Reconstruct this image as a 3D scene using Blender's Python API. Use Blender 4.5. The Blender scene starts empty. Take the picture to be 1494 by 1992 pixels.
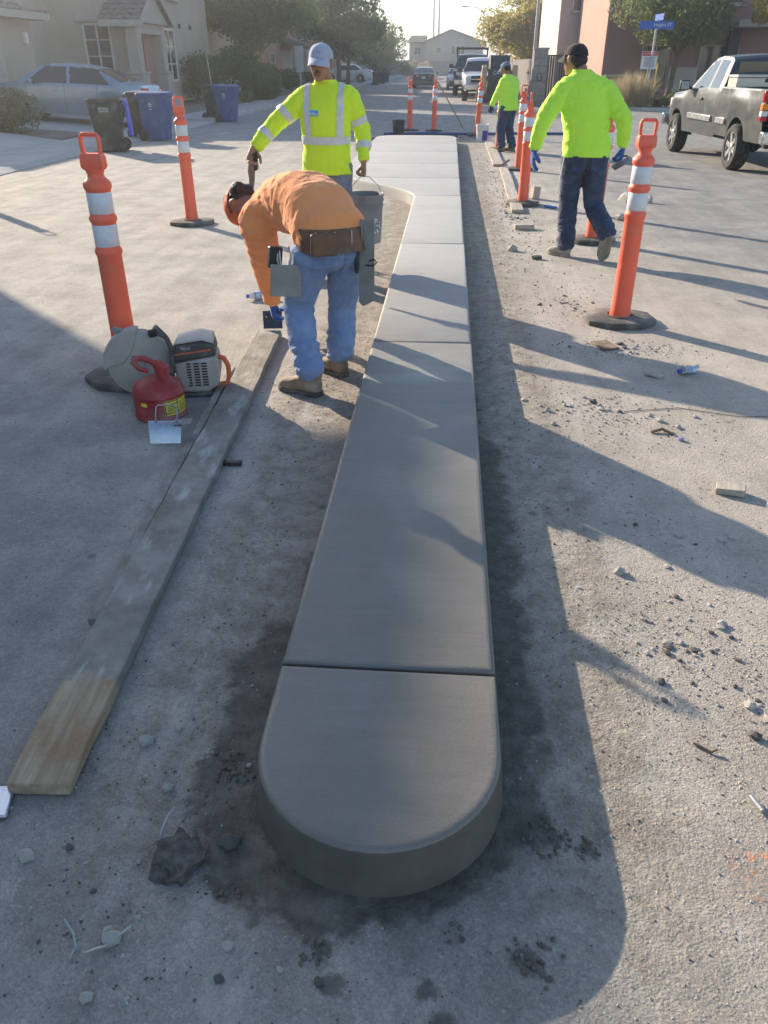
import bpy, bmesh, math, random
import numpy as np
from mathutils import Vector as V, Matrix, noise as mn
R = random.Random(11)
PI = math.pi
rad = math.radians
sc = bpy.context.scene
COL = sc.collection

# ---------------------------------------------------------------- camera
cam = bpy.data.cameras.new('camera')
camo = bpy.data.objects.new('camera', cam); COL.objects.link(camo)
cam.sensor_fit = 'VERTICAL'; cam.sensor_height = 36.0; cam.sensor_width = 27.0
cam.lens = 36.0*1500/1992
cam.clip_start = 0.05; cam.clip_end = 6000
camo.location = (0, 0, 1.62)
camo.rotation_euler = (rad(90-30.142), 0, rad(4.319))
sc.camera = camo

# ---------------------------------------------------------------- light
SUN_EL = rad(20.0)
SUN_AZ = rad(-45.5)            # from +Y towards +X
world = bpy.data.worlds.new('World'); sc.world = world; world.use_nodes = True
wn = world.node_tree.nodes; wl = world.node_tree.links
bg = wn['Background']; sky = wn.new('ShaderNodeTexSky'); sky.sky_type = 'NISHITA'
sky.sun_disc = False; sky.sun_elevation = SUN_EL; sky.sun_rotation = SUN_AZ % (2*PI)
sky.air_density = 1.0; sky.dust_density = .6; sky.ozone_density = 1.6
wl.new(sky.outputs[0], bg.inputs[0]); bg.inputs[1].default_value = 0.125
sl = bpy.data.lights.new('sun', 'SUN'); sl.energy = 5.0; sl.angle = rad(0.55); sl.color = (1.0, 0.86, 0.68)
so = bpy.data.objects.new('sun', sl); COL.objects.link(so)
sd = V((math.sin(SUN_AZ)*math.cos(SUN_EL), math.cos(SUN_AZ)*math.cos(SUN_EL), math.sin(SUN_EL)))
so.rotation_euler = sd.to_track_quat('Z', 'Y').to_euler(); so.location = sd*60
sc.view_settings.view_transform = 'Standard'; sc.view_settings.look = 'None'
sc.view_settings.gamma = 1.0; sc.view_settings.exposure = 1.0
sc.cycles.use_denoising = True
sc.cycles.max_bounces = 6; sc.cycles.diffuse_bounces = 3; sc.cycles.glossy_bounces = 3
sc.cycles.transparent_max_bounces = 12; sc.cycles.transmission_bounces = 4
sc.cycles.caustics_reflective = False; sc.cycles.caustics_refractive = False

# ---------------------------------------------------------------- materials
MATS = {}
class NT:
    def __init__(s, name):
        s.m = bpy.data.materials.new(name); s.m.use_nodes = True
        s.t = s.m.node_tree; s.n = s.t.nodes; s.b = s.n['Principled BSDF']
        s.tc = s.n.new('ShaderNodeTexCoord'); s.geo = None
    def link(s, a, b): s.t.links.new(a, b)
    def put(s, sock, v):
        if hasattr(v, 'is_output') or hasattr(v, 'links'): s.link(v, sock)
        elif isinstance(v, (tuple, list)) and len(v) == 3 and sock.type == 'RGBA': sock.default_value = (*v, 1)
        else: sock.default_value = v
    def pos(s):
        if s.geo is None: s.geo = s.n.new('ShaderNodeNewGeometry')
        return s.geo.outputs['Position']
    def obj(s): return s.tc.outputs['Object']
    def sep(s, v):
        n = s.n.new('ShaderNodeSeparateXYZ'); s.link(v, n.inputs[0]); return n.outputs
    def comb(s, x, y, z):
        n = s.n.new('ShaderNodeCombineXYZ')
        for i, q in enumerate((x, y, z)): s.put(n.inputs[i], q)
        return n.outputs[0]
    def scale(s, v, k):
        n = s.n.new('ShaderNodeVectorMath'); n.operation = 'MULTIPLY'; s.link(v, n.inputs[0]); n.inputs[1].default_value = k; return n.outputs[0]
    def noise(s, v, sc_, det=4, rough=.55, dist=0.):
        n = s.n.new('ShaderNodeTexNoise'); s.link(v, n.inputs['Vector'])
        n.inputs['Scale'].default_value = sc_; n.inputs['Detail'].default_value = det; n.inputs['Roughness'].default_value = rough; n.inputs['Distortion'].default_value = dist
        return n.outputs[0]
    def voro(s, v, sc_, feat='F1', rnd=1.):
        n = s.n.new('ShaderNodeTexVoronoi'); n.feature = feat; s.link(v, n.inputs['Vector']); n.inputs['Scale'].default_value = sc_; n.inputs['Randomness'].default_value = rnd
        return n.outputs
    def wave(s, v, sc_, dist=2., axis='X'):
        n = s.n.new('ShaderNodeTexWave'); n.bands_direction = axis; s.link(v, n.inputs['Vector']); n.inputs['Scale'].default_value = sc_; n.inputs['Distortion'].default_value = dist; n.inputs['Detail'].default_value = 3
        return n.outputs[1]
    def math(s, op, a, b=0., c=0., clamp=False):
        n = s.n.new('ShaderNodeMath'); n.operation = op; n.use_clamp = clamp
        for i, q in enumerate((a, b, c)): s.put(n.inputs[i], q)
        return n.outputs[0]
    def map(s, v, a, b, c=0., d=1., smooth=True):
        n = s.n.new('ShaderNodeMapRange'); n.interpolation_type = 'SMOOTHSTEP' if smooth else 'LINEAR'
        s.put(n.inputs[0], v)
        for i, q in enumerate((a, b, c, d)): s.put(n.inputs[i+1], q)
        return n.outputs[0]
    def mix(s, f, a, b, mode='MIX'):
        n = s.n.new('ShaderNodeMix'); n.data_type = 'RGBA'; n.blend_type = mode
        s.put(n.inputs[0], f); s.put(n.inputs[6], a); s.put(n.inputs[7], b); return n.outputs[2]
    def bump(s, h, strength=.5, dist=.01, nrm=None):
        n = s.n.new('ShaderNodeBump'); n.inputs['Strength'].default_value = strength; n.inputs['Distance'].default_value = dist
        s.link(h, n.inputs['Height'])
        if nrm is not None: s.link(nrm, n.inputs['Normal'])
        return n.outputs[0]
    def out(s, col=None, rough=None, nrm=None, **k):
        if col is not None: s.put(s.b.inputs['Base Color'], col)
        if rough is not None: s.put(s.b.inputs['Roughness'], rough)
        if nrm is not None: s.link(nrm, s.b.inputs['Normal'])
        for kk, vv in k.items(): s.put(s.b.inputs[kk.replace('_', ' ')], vv)
        return s.m

def mat(name, col, rough=.7, var=.18, scale=9., bump=.0, bscale=60., bdist=.004, dirt=None, dirtc=(.36, .32, .27), metal=0., spec=.5, **k):
    """plain surface with mottling, optional dust patches and fine relief"""
    if name in MATS: return MATS[name]
    t = NT(name); o = t.obj()
    f = t.noise(o, scale, 5, .6)
    d = tuple(max(0, c*(1-var)) for c in col); l = tuple(min(1, c*(1+var)) for c in col)
    c = t.mix(t.map(f, .3, .7), d, l)
    if dirt:
        c = t.mix(t.math('MULTIPLY', t.map(t.noise(o, scale*.6, 6, .65), .45, .75), dirt), c, dirtc)
    nr = t.bump(t.noise(o, bscale, 4, .6), bump, bdist) if bump else None
    MATS[name] = t.out(c, t.map(t.noise(o, scale*2, 3), .3, .7, max(0, rough-.08), min(1, rough+.08)), nr, Metallic=metal, **{'Specular_IOR_Level': spec}, **k)
    return MATS[name]

# ---------------------------------------------------------------- mesh helpers
class MB:
    """collects shapes; build() links them as one mesh object"""
    def __init__(s): s.v = []; s.f = []; s.mi = []; s.cur = 0
    def add(s, vs, fs):
        o = len(s.v); s.v += [tuple(q) for q in vs]; s.f += [tuple(i+o for i in f) for f in fs]; s.mi += [s.cur]*len(fs); return s
    def box(s, c, d, rot=None):
        x, y, z = (q*.5 for q in d); c = V(c)
        p = [V((a*x, b*y, e*z)) for e in (-1, 1) for b in (-1, 1) for a in (-1, 1)]
        if rot is not None: p = [rot @ q for q in p]
        return s.add([q+c for q in p], [(0, 2, 3, 1), (4, 5, 7, 6), (0, 1, 5, 4), (2, 6, 7, 3), (0, 4, 6, 2), (1, 3, 7, 5)])
    def bar(s, a, b, w, h, up=(0, 0, 1)):
        """rectangular bar from a to b"""
        a, b = V(a), V(b); d = (b-a); L = d.length; d.normalize(); u = V(up)
        sx = d.cross(u)
        if sx.length < 1e-4: sx = d.cross(V((0, 1, 0)))
        sx.normalize(); uu = sx.cross(d)
        m = Matrix((sx, d, uu)).transposed()
        return s.box((a+b)/2, (w, L, h), m)
    def ring(s, pts): return pts
    def tube(s, path, radii, n=10, cap=True, side=None, flat=1.):
        """round (or flattened) tube along a path"""
        path = [V(p) for p in path]
        if not hasattr(radii, '__len__'): radii = [radii]*len(path)
        vs = []; fs = []; ref = V(side) if side else None
        for i, p in enumerate(path):
            t = (path[min(i+1, len(path)-1)]-path[max(i-1, 0)]).normalized()
            if ref is None: ref = t.orthogonal().normalized()
            ref = (ref - t*ref.dot(t))
            ref = ref.normalized() if ref.length > 1e-5 else t.orthogonal().normalized()
            bi = t.cross(ref)
            for k in range(n):
                a = 2*PI*k/n
                vs.append(p+ref*(math.cos(a)*radii[i])+bi*(math.sin(a)*radii[i]*flat))
        for i in range(len(path)-1):
            for k in range(n):
                fs.append((i*n+k, i*n+(k+1) % n, (i+1)*n+(k+1) % n, (i+1)*n+k))
        if cap: fs.append(tuple(range(n))[::-1]); fs.append(tuple((len(path)-1)*n+k for k in range(n)))
        return s.add(vs, fs)
    def lathe(s, prof, n=24, c=(0, 0, 0), axis=None, cap=True):
        """profile [(r,z)] turned about z (or axis matrix)"""
        c = V(c); vs = []; fs = []
        for r, z in prof:
            for k in range(n):
                a = 2*PI*k/n; p = V((r*math.cos(a), r*math.sin(a), z))
                if axis is not None: p = axis @ p
                vs.append(p+c)
        m = len(prof)
        for i in range(m-1):
            for k in range(n): fs.append((i*n+k, i*n+(k+1) % n, (i+1)*n+(k+1) % n, (i+1)*n+k))
        if cap: fs.append(tuple(range(n))[::-1]); fs.append(tuple((m-1)*n+k for k in range(n)))
        return s.add(vs, fs)
    def prism(s, poly, z0, z1, tf=None):
        """polygon (x,y) extruded z0..z1; tf maps (x,y,z)->point"""
        n = len(poly); tf = tf or (lambda x, y, z: (x, y, z))
        vs = [tf(x, y, z0) for x, y in poly]+[tf(x, y, z1) for x, y in poly]
        fs = [tuple(range(n))[::-1], tuple(range(n, 2*n))]+[(i, (i+1) % n, n+(i+1) % n, n+i) for i in range(n)]
        return s.add(vs, fs)
    def loft(s, rings, closed=True, cap=True):
        n = len(rings[0]); vs = [q for r in rings for q in r]; fs = []
        for i in range(len(rings)-1):
            for k in range(n if closed else n-1): fs.append((i*n+k, i*n+(k+1) % n, (i+1)*n+(k+1) % n, (i+1)*n+k))
        if cap: fs.append(tuple(range(n))[::-1]); fs.append(tuple((len(rings)-1)*n+k for k in range(n)))
        return s.add(vs, fs)
    def rock(s, c, r, rnd, sq=(1, 1, .7), sub=1):
        bm = bmesh.new(); bmesh.ops.create_icosphere(bm, subdivisions=sub, radius=1)
        m = Matrix.Rotation(rnd.random()*6.28, 3, 'Z'); vs = []
        for v in bm.verts:
            p = v.co*(1+rnd.uniform(-.28, .22)); vs.append(m @ V((p.x*r*sq[0], p.y*r*sq[1], p.z*r*sq[2]))+V(c))
        fs = [tuple(v.index for v in f.verts) for f in bm.faces]; bm.free()
        return s.add(vs, fs)
    def mesh(s, name, mats, smooth=None):
        me = bpy.data.meshes.new(name); me.from_pydata(s.v, [], s.f)
        for m in (mats if isinstance(mats, (list, tuple)) else [mats]): me.materials.append(m)
        if any(s.mi): me.polygons.foreach_set('material_index', s.mi)
        bm = bmesh.new(); bm.from_mesh(me); bmesh.ops.recalc_face_normals(bm, faces=bm.faces); bm.to_mesh(me); bm.free()
        if smooth is not None:
            me.polygons.foreach_set('use_smooth', [True]*len(me.polygons))
            if smooth < 179: me.set_sharp_from_angle(angle=rad(smooth))
        me.update(); return me
    def build(s, name, mats, parent=None, smooth=None, bevel=0., seg=2, loc=None):
        o = bpy.data.objects.new(name, s.mesh(name, mats, smooth)); COL.objects.link(o)
        if parent: o.parent = parent
        if loc is not None: o.location = loc
        if bevel:
            b = o.modifiers.new('bevel', 'BEVEL'); b.width = bevel; b.segments = seg; b.limit_method = 'ANGLE'; b.angle_limit = rad(40)
            if smooth is None: o.data.polygons.foreach_set('use_smooth', [True]*len(o.data.polygons)); o.data.set_sharp_from_angle(angle=rad(50))
        return o
def tag(o, label=None, cat=None, group=None, kind=None):
    if label: o['label'] = label
    if cat: o['category'] = cat
    if group: o['group'] = group
    if kind: o['kind'] = kind
    return o
def thing(name, label, cat, loc=(0, 0, 0), rz=0., group=None):
    o = bpy.data.objects.new(name, None); COL.objects.link(o); o.empty_display_size = .1
    o.location = loc; o.rotation_euler = (0, 0, rz); return tag(o, label, cat, group)
def copy_tree(o, parent=None):
    c = o.copy(); COL.objects.link(c); c.parent = parent
    for ch in list(o.children): copy_tree(ch, c)
    return c
def dup(o, loc, rz, label, scale=None):
    c = copy_tree(o); c.location = loc; c.rotation_euler = (0, 0, rz); c['label'] = label
    if scale: c.scale = scale
    return c
def smoothstep(a, b, x):
    t = max(0, min(1, (x-a)/(b-a))); return t*t*(3-2*t)
def text(name, body, size, m, parent, loc, rot, depth=.002, align='CENTER', sx=1.):
    cu = bpy.data.curves.new(name, 'FONT'); cu.body = body; cu.size = size; cu.extrude = depth; cu.align_x = align; cu.align_y = 'CENTER'
    cu.resolution_u = 3; cu.materials.append(m)
    t = bpy.data.objects.new(name, cu); COL.objects.link(t)
    dg = bpy.context.evaluated_depsgraph_get(); dg.update()
    me = bpy.data.meshes.new_from_object(t.evaluated_get(dg)); bpy.data.objects.remove(t)
    o = bpy.data.objects.new(name, me); COL.objects.link(o); o.parent = parent; o.location = loc; o.rotation_euler = rot; o.scale = (sx, 1, 1)
    return o
# ================================================================ setting: ground, road, pavements, island
def island_outline():
    """plan of the fresh concrete island, counter-clockwise from the nose (right side x=.19)"""
    pts = []
    cx, r = -.115, .305
    for k in range(25):
        a = PI+PI*k/24
        pts.append((cx+r*math.cos(a), 1.375+r*math.sin(a)))
    return pts
XR = .19
def left_edge(y):
    if y < 10.9: return -.42
    t = smoothstep(10.7, 13.2, y); x = -.42-1.28*t
    return x
JY = [1.66, 4.63, 7.65, 10.75, 12.55, 14.5, 16.6, 18.4]     # tooled joints
YEND = 20.6

def road_mat():
    t = NT('dusty_road'); p = t.pos(); x, y, z = t.sep(p)
    big = t.noise(p, .35, 5, .6); mid = t.noise(p, 2.2, 6, .65); fine = t.noise(p, 38, 5, .7); grain = t.noise(p, 170, 3, .6)
    dust = t.mix(t.map(mid, .3, .72), (.40, .36, .31), (.56, .51, .445))
    asph = t.mix(t.map(mid, .3, .7), (.22, .215, .21), (.31, .30, .29))
    # dust lies round the work, plain worn asphalt further right and further up the street
    wob = t.math('MULTIPLY_ADD', big, 2.4, -1.2)
    fx = t.map(t.math('ADD', x, wob), 1.0, 3.0)
    fy = t.map(t.math('ADD', y, wob), 15, 26)
    far = t.math('MAXIMUM', t.math('MULTIPLY', fx, t.map(y, 5.0, 9.0)), t.math('MULTIPLY', fy, .75))
    far = t.math('MULTIPLY', far, t.map(fine, .2, .75, .7, 1.))
    c = t.mix(far, dust, asph)
    # the left lane is rougher and greyer near the boards
    gl = t.math('MULTIPLY', t.map(t.math('ADD', x, t.math('MULTIPLY', wob, .4)), -1.0, -1.5), t.map(y, 6.0, 3.0))
    c = t.mix(t.math('MULTIPLY', gl, .55), c, asph)
    c = t.mix(t.map(y, 3.6, 1.2, 0., .55), c, t.mix(t.map(mid, .3, .72), (.23, .205, .178), (.36, .325, .285)))  # whole road darkened towards the camera, a vignette put into the colour
    # tan specks and pale aggregate
    vo = t.voro(p, 46); c = t.mix(t.math('MULTIPLY', t.map(vo[0], .22, .08), .35), c, (.60, .56, .50))
    c = t.mix(t.math('MULTIPLY', t.map(t.noise(p, 11, 5, .7), .62, .78), .45), c, (.23, .21, .19))
    c = t.mix(t.math('MULTIPLY', t.map(fine, .35, .75), .22), c, (.25, .235, .215))
    wm = t.math('MULTIPLY', t.map(t.math('ADD', x, wob), .3, .9), t.map(y, 9., 6.)); c = t.mix(t.math('MULTIPLY', wm, .35), c, (.50, .425, .34))
    # dug strip of loose dirt on both sides of the island
    sx = t.math('ADD', t.math('ABSOLUTE', t.math('ADD', x, .115)), t.math('MULTIPLY_ADD', t.noise(p, 3.2, 5, .65), .50, -.25))
    strip_ = t.math('MULTIPLY', t.map(sx, .86, .64), t.math('MULTIPLY', t.map(y, .7, 1.3), t.map(y, 23, 21)))
    dirtc = t.mix(t.map(t.noise(p, 9, 6, .7), .32, .68), (.235, .195, .15), (.45, .395, .325))
    c = t.mix(t.math('MULTIPLY', strip_, .75), c, dirtc)
    c = t.mix(t.math('MULTIPLY', t.math('MULTIPLY', t.map(t.noise(p, 24, 5, .75), .56, .66), strip_), .6), c, (.13, .11, .09))
    # aggregate: every grain its own tone, dark pits between, faint wheel streaks
    ag = t.sep(t.voro(p, 62)[1])[0]; ag2 = t.sep(t.voro(p, 150)[1])[0]
    k1 = t.map(ag, 0., 1., .93, 1.07, False); k2 = t.map(ag2, 0., 1., .88, 1.10, False); k3 = t.map(t.noise(p, 170, 3, .7), .38, .62, .84, 1.06)
    k4 = t.map(t.noise(p, 5.5, 6, .7), .3, .7, .92, 1.06); k5 = t.map(t.noise(t.scale(p, (5., .35, 1)), 1., 4, .6), .3, .7, .90, 1.08)
    kk = t.math('MULTIPLY', t.math('MULTIPLY', k1, k2), t.math('MULTIPLY', k3, t.math('MULTIPLY', k4, k5)))
    c = t.mix(1., c, t.comb(kk, kk, kk), 'MULTIPLY')
    c = t.mix(t.math('MULTIPLY', t.map(t.noise(p, 1.1, 6, .7), .52, .70), .35), c, (.46, .40, .325))
    # dark crumbs of base and oil drips
    v2 = t.voro(p, 3.3); c = t.mix(t.math('MULTIPLY', t.map(t.math('ADD', v2[0], t.math('MULTIPLY', fine, .12)), .15, .09), .6), c, (.12, .11, .10))
    # wet slurry round the island
    dyy = t.math('MAXIMUM', t.math('SUBTRACT', 1.375, y), 0.)
    d = t.math('SUBTRACT', t.math('SQRT', t.math('ADD', t.math('POWER', t.math('ADD', x, .115), 2.), t.math('POWER', dyy, 2.))), .305)
    edge = t.math('ADD', t.math('MULTIPLY', t.noise(p, 3.4, 5, .62, .3), .36), t.math('MULTIPLY', t.noise(p, 18, 5, .65), .12))
    wid = t.math('ADD', t.mix(t.map(x, -.2, .0), t.comb(t.map(y, 1.7, 2.6, .04, -.19), 0., 0.), t.comb(t.map(y, 2.8, 4.6, .0, -.14), 0., 0.)) if False else t.math('ADD', t.math('MULTIPLY', t.map(x, -.1, -.12), t.map(y, 1.6, 2.6, .0, -.21)), t.math('MULTIPLY', t.map(x, -.12, -.1), t.map(y, 2.8, 4.4, -.01, -.16))), t.map(y, 1.0, 1.4, -.05, 0.))
    side = t.map(x, -.3, 0., .045, .0)
    wet = t.map(t.math('SUBTRACT', t.math('SUBTRACT', d, t.math('ADD', edge, t.math('ADD', wid, side))), -.11), .032, -.022)
    wet = t.math('MULTIPLY', t.math('MULTIPLY', wet, t.map(t.noise(p, 7, 5, .65), .25, .6, .62, 1.)), t.map(y, 9.5, 7.0))
    # drips of slurry in front of the nose
    for (px, py, pr) in ((-.17, .865, .035), (-.20, .93, .03), (.055, .80, .035), (.02, .865, .03), (.225, .94, .045), (-.48, 1.35, .04), (.30, 1.25, .05), (.39, 1.22, .03), (-.555, 1.52, .03)):
        q = t.math('SQRT', t.math('ADD', t.math('POWER', t.math('SUBTRACT', x, px), 2.), t.math('POWER', t.math('SUBTRACT', y, py), 2.)))
        q = t.math('ADD', q, t.math('MULTIPLY_ADD', t.noise(p, 30, 4, .7), .07, -.035))
        wet = t.math('MAXIMUM', wet, t.math('MULTIPLY', t.map(q, pr, pr*.35), .85))
    wc = t.mix(t.map(t.noise(p, 22, 5, .65), .3, .7), (.080, .068, .056), (.145, .125, .103))
    c = t.mix(wet, c, wc)
    # pale dried cement smears next to the wet band, orange marking paint lower right
    smear = t.math('MULTIPLY', t.map(t.noise(t.scale(p, (3, 1.1, 1)), 2.0, 5, .6), .56, .74), t.math('MULTIPLY', t.map(d, .75, .25), t.math('SUBTRACT', 1., wet)))
    c = t.mix(t.math('MULTIPLY', smear, .45), c, (.60, .575, .54))
    ox = t.math('ABSOLUTE', t.math('SUBTRACT', x, .89)); oy = t.math('ABSOLUTE', t.math('SUBTRACT', y, 1.19))
    om = t.math('MULTIPLY', t.math('MULTIPLY', t.map(ox, .22, .05), t.map(oy, .12, .03)), t.map(t.noise(p, 28, 5, .7), .50, .64))
    c = t.mix(t.math('MULTIPLY', om, .8), c, (.72, .27, .11))
    h = t.math('ADD', t.math('MULTIPLY', t.noise(p, 75, 5, .7), .8), t.math('MULTIPLY', t.noise(p, 14, 5, .6), .2))
    h = t.math('ADD', h, t.math('MULTIPLY', t.map(t.voro(p, 95)[0], .0, .5), -.18))
    h = t.math('ADD', h, t.math('MULTIPLY', grain, .35))
    h = t.math('ADD', h, t.math('MULTIPLY', strip_, t.math('MULTIPLY', t.noise(p, 32, 5, .7), 1.6)))
    nr = t.bump(h, .7, .011)
    rough = t.math('SUBTRACT', .93, t.math('MULTIPLY', wet, .33))
    return t.out(c, rough, nr, Specular_IOR_Level=.3)

m_road = road_mat()
def sheet(name, pts, z, m, kind='structure'):
    return tag(MB().add([(x, y, z) for x, y in pts], [tuple(range(len(pts)))]).build(name, m), kind=kind)
# far ground, road, pavements
tg = NT('desert_ground'); pp = tg.pos()
gc = tg.mix(tg.map(tg.noise(pp, .8, 6, .65), .3, .7), (.30, .25, .20), (.42, .36, .30))
gc = tg.mix(tg.map(tg.voro(pp, 9)[0], .3, .05), gc, (.22, .19, .165))
m_dirt = tg.out(gc, .95, tg.bump(tg.noise(pp, 14, 5, .7), .8, .04))
sheet('ground', [(-700, -120), (700, -120), (700, 1200), (-700, 1200)], -.05, m_dirt)
LC = -7.5
RC = [(9.5, -30), (9.5, 24), (10.2, 27), (14, 28.2), (60, 28.2), (60, 34.0), (16, 34.0), (11, 34.2), (7.6, 35.2), (5.2, 38.0), (4.3, 41.5), (4.2, 46), (4.2, 330)]
sheet('road', [(LC-.2, -30)]+RC+[(LC-.2, 330)], 0., m_road)

def conc_mat(name, a, b, joint=None):
    t = NT(name); p = t.pos(); m = t.noise(p, 1.3, 6, .65); f = t.noise(p, 40, 4, .6)
    c = t.mix(t.map(m, .3, .7), a, b); c = t.mix(t.math('MULTIPLY', t.map(f, .5, .8), .25), c, (.2, .19, .175))
    return t.out(c, .9, t.bump(f, .35, .006))
m_walk = conc_mat('pavement_concrete', (.36, .35, .335), (.47, .455, .43))
m_kerb = conc_mat('kerb_concrete', (.40, .385, .36), (.50, .48, .45))
tgv = NT('yard_gravel'); pv = tgv.pos(); vv = tgv.voro(pv, 16)
gcol = tgv.mix(tgv.map(tgv.noise(pv, 5, 4), .3, .7), (.24, .19, .15), (.40, .33, .27)); gcol = tgv.mix(tgv.math('MULTIPLY', tgv.map(vv[0], .1, .5), .5), gcol, (.14, .115, .095))
m_gravel = tgv.out(gcol, .95, tgv.bump(vv[0], .9, .05))
# left side: kerb, pavement squares, yard
def strip(name, x0, x1, y0, y1, z0, z1, m, **k):
    return tag(MB().box(((x0+x1)/2, (y0+y1)/2, (z0+z1)/2), (x1-x0, y1-y0, z1-z0)).build(name, m, bevel=k.get('bevel', 0.)), kind='structure')
strip('kerb_left', LC-.16, LC, -30, 13.2, -.1, .13, m_kerb, bevel=.02)
strip('kerb_left', LC-.16, LC, 20.6, 21.2, -.1, .13, m_kerb, bevel=.02)
strip('kerb_left', LC-.16, LC, 27.0, 330, -.1, .13, m_kerb, bevel=.02)
wl_ = thing('pavement_left', None, None); wl_['kind'] = 'structure'
yy = -6.
while yy < 70:
    hh = .125
    if 13.2 < yy+.7 < 20.6 or 21.2 < yy+.7 < 27: hh = .06
    MB().box((LC-.16-.75, yy+.745, hh/2-.03), (1.488, 1.488, hh+.06)).build('slab', m_walk, wl_, bevel=.012)
    yy += 1.5
MB().box((LC-.91, 200, .0), (1.49, 259, .245)).build('paving_strip', m_walk, wl_)
# sloping drives and yard on the left
def quad_slab(name, p, m, kind='structure'):
    """sloping slab: p = four (x,y,z)"""
    b = [(x, y, -.06) for x, y, z in p]
    return tag(MB().add(list(p)+b, [(0, 1, 2, 3), (7, 6, 5, 4), (0, 4, 5, 1), (1, 5, 6, 2), (2, 6, 7, 3), (3, 7, 4, 0)]).build(name, m), kind=kind)
quad_slab('driveway_apron', [(LC+.02, 13.2, .015), (LC+.02, 20.6, .015), (LC-.2, 20.6, .07), (LC-.2, 13.2, .07)], m_walk)
quad_slab('driveway_apron', [(LC+.02, 21.2, .015), (LC+.02, 27, .015), (LC-.2, 27, .07), (LC-.2, 21.2, .07)], m_walk)
quad_slab('driveway', [(LC-1.65, 21.4, .065), (LC-1.65, 27, .065), (-13.6, 27, .34), (-13.6, 21.4, .34)], m_walk)
quad_slab('driveway', [(LC-1.65, 13.4, .065), (LC-1.65, 19.6, .065), (-11.3, 19.6, .30), (-11.3, 13.4, .30)], m_walk)
quad_slab('yard_left', [(LC-1.66, 27, .11), (LC-1.66, 330, .11), (-60, 330, .5), (-60, 27, .5)], m_gravel)
quad_slab('yard_left', [(LC-1.66, 19.6, .10), (LC-1.66, 21.4, .10), (-13.6, 21.4, .33), (-13.6, 19.6, .33)], m_gravel)
quad_slab('yard_left', [(LC-1.66, -30, .11), (LC-1.66, 13.4, .11), (-40, 13.4, .36), (-40, -30, .36)], m_gravel)
# right side
def kerb_line(name, pts, w, h, m):
    mb = MB()
    def off(d):
        out = []
        for i, p in enumerate(pts):
            a = V(pts[max(i-1, 0)]); b = V(pts[min(i+1, len(pts)-1)]); t = (b-a).normalized(); n = V((t.y, -t.x)); out.append(V(p)+n*d)
        return out
    A = off(0); B = off(w)
    rings = [[(a.x, a.y, -.08), (a.x, a.y, h-.02), (a.x+(b.x-a.x)*.15, a.y+(b.y-a.y)*.15, h), (b.x, b.y, h), (b.x, b.y, -.08)] for a, b in zip(A, B)]
    return tag(mb.loft(rings).build(name, m), kind='structure')
kerb_line('kerb_right', RC[:5], .16, .13, m_kerb)
kerb_line('kerb_right', RC[5:], .16, .13, m_kerb)
sheet('pavement_right', [(9.66, -30), (9.66, 24), (10.3, 26.9), (14, 28.03), (60, 28.03), (60, 25.5), (14, 25.5), (11.6, 24.4), (11.2, 22), (11.2, -30)], .125, m_walk)
sheet('yard_right', [(11.2, -30), (11.2, 22), (11.6, 24.4), (14, 25.5), (60, 25.5), (60, -30)], .11, m_gravel)
sheet('yard_right', [(60, 34.16), (16, 34.16), (11, 34.36), (7.7, 35.32), (5.32, 38.1), (4.45, 41.5), (4.36, 46), (4.36, 330), (60, 330)], .122, m_gravel)

# ---------------------------------------------------------------- island
ti = NT('fresh_concrete'); p = ti.pos(); x, y, z = ti.sep(p)
dry = ti.map(ti.math('ADD', y, ti.math('MULTIPLY_ADD', ti.noise(p, .9, 4), 3., -1.5)), 1.6, 9.)
cc = ti.mix(dry, (.188, .168, .142), (.45, .435, .415))
cc = ti.mix(ti.math('MULTIPLY', ti.map(ti.noise(ti.scale(p, (1., .35, 1)), 5, 5, .6), .35, .72), .30), cc, ti.mix(dry, (.235, .225, .208), (.46, .452, .44)))
cc = ti.mix(ti.math('MULTIPLY', ti.map(ti.noise(p, 1.6, 5, .6), .5, .75), .4), cc, ti.mix(dry, (.15, .145, .135), (.31, .305, .30)))
cc = ti.mix(ti.math('MULTIPLY', ti.map(ti.voro(p, 24)[0], .06, .03), .6), cc, (.09, .085, .08))
br = ti.noise(ti.scale(p, (2.5, 260, 20)), 1., 3, .6); pore = ti.noise(p, 75, 4, .65)
hh = ti.math('ADD', ti.math('MULTIPLY', br, .22), ti.math('MULTIPLY', pore, .35)); hh = ti.math('ADD', hh, ti.math('MULTIPLY', ti.noise(p, 5, 4, .5), 1.5))
sw = ti.noise(ti.scale(p, (1.4, 9., 1)), 2.2, 5, .65, .8); cc = ti.mix(1., cc, ti.comb(*[ti.map(sw, .3, .7, .95, 1.05)]*3), 'MULTIPLY')
pn = ti.map(ti.voro(p, 90)[0], .10, .05); cc = ti.mix(ti.math('MULTIPLY', ti.math('MULTIPLY', pn, ti.map(ti.noise(p, 6, 3), .5, .6)), .55), cc, (.08, .075, .07))
gr2 = ti.map(ti.noise(p, 160, 3, .7), .35, .65, .95, 1.04); cc = ti.mix(1., cc, ti.comb(gr2, gr2, gr2), 'MULTIPLY')
m_isl = ti.out(cc, ti.math('SUBTRACT', ti.map(dry, 0., 1., .50, .8), ti.math('MULTIPLY', ti.map(ti.noise(p, 2.4, 4), .45, .7), .14)), ti.bump(hh, .5, .006), Specular_IOR_Level=.4)
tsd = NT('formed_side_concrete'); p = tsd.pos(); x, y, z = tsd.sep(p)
c = tsd.mix(tsd.map(tsd.noise(p, 5, 5, .6), .3, .7), (.095, .083, .068), (.15, .132, .11))  # damp brown, with the shade on the nose face darkened into it
c = tsd.mix(tsd.map(y, 6, 13), c, (.40, .385, .35))  # far sides paled in the colour to look sunlit
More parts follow.
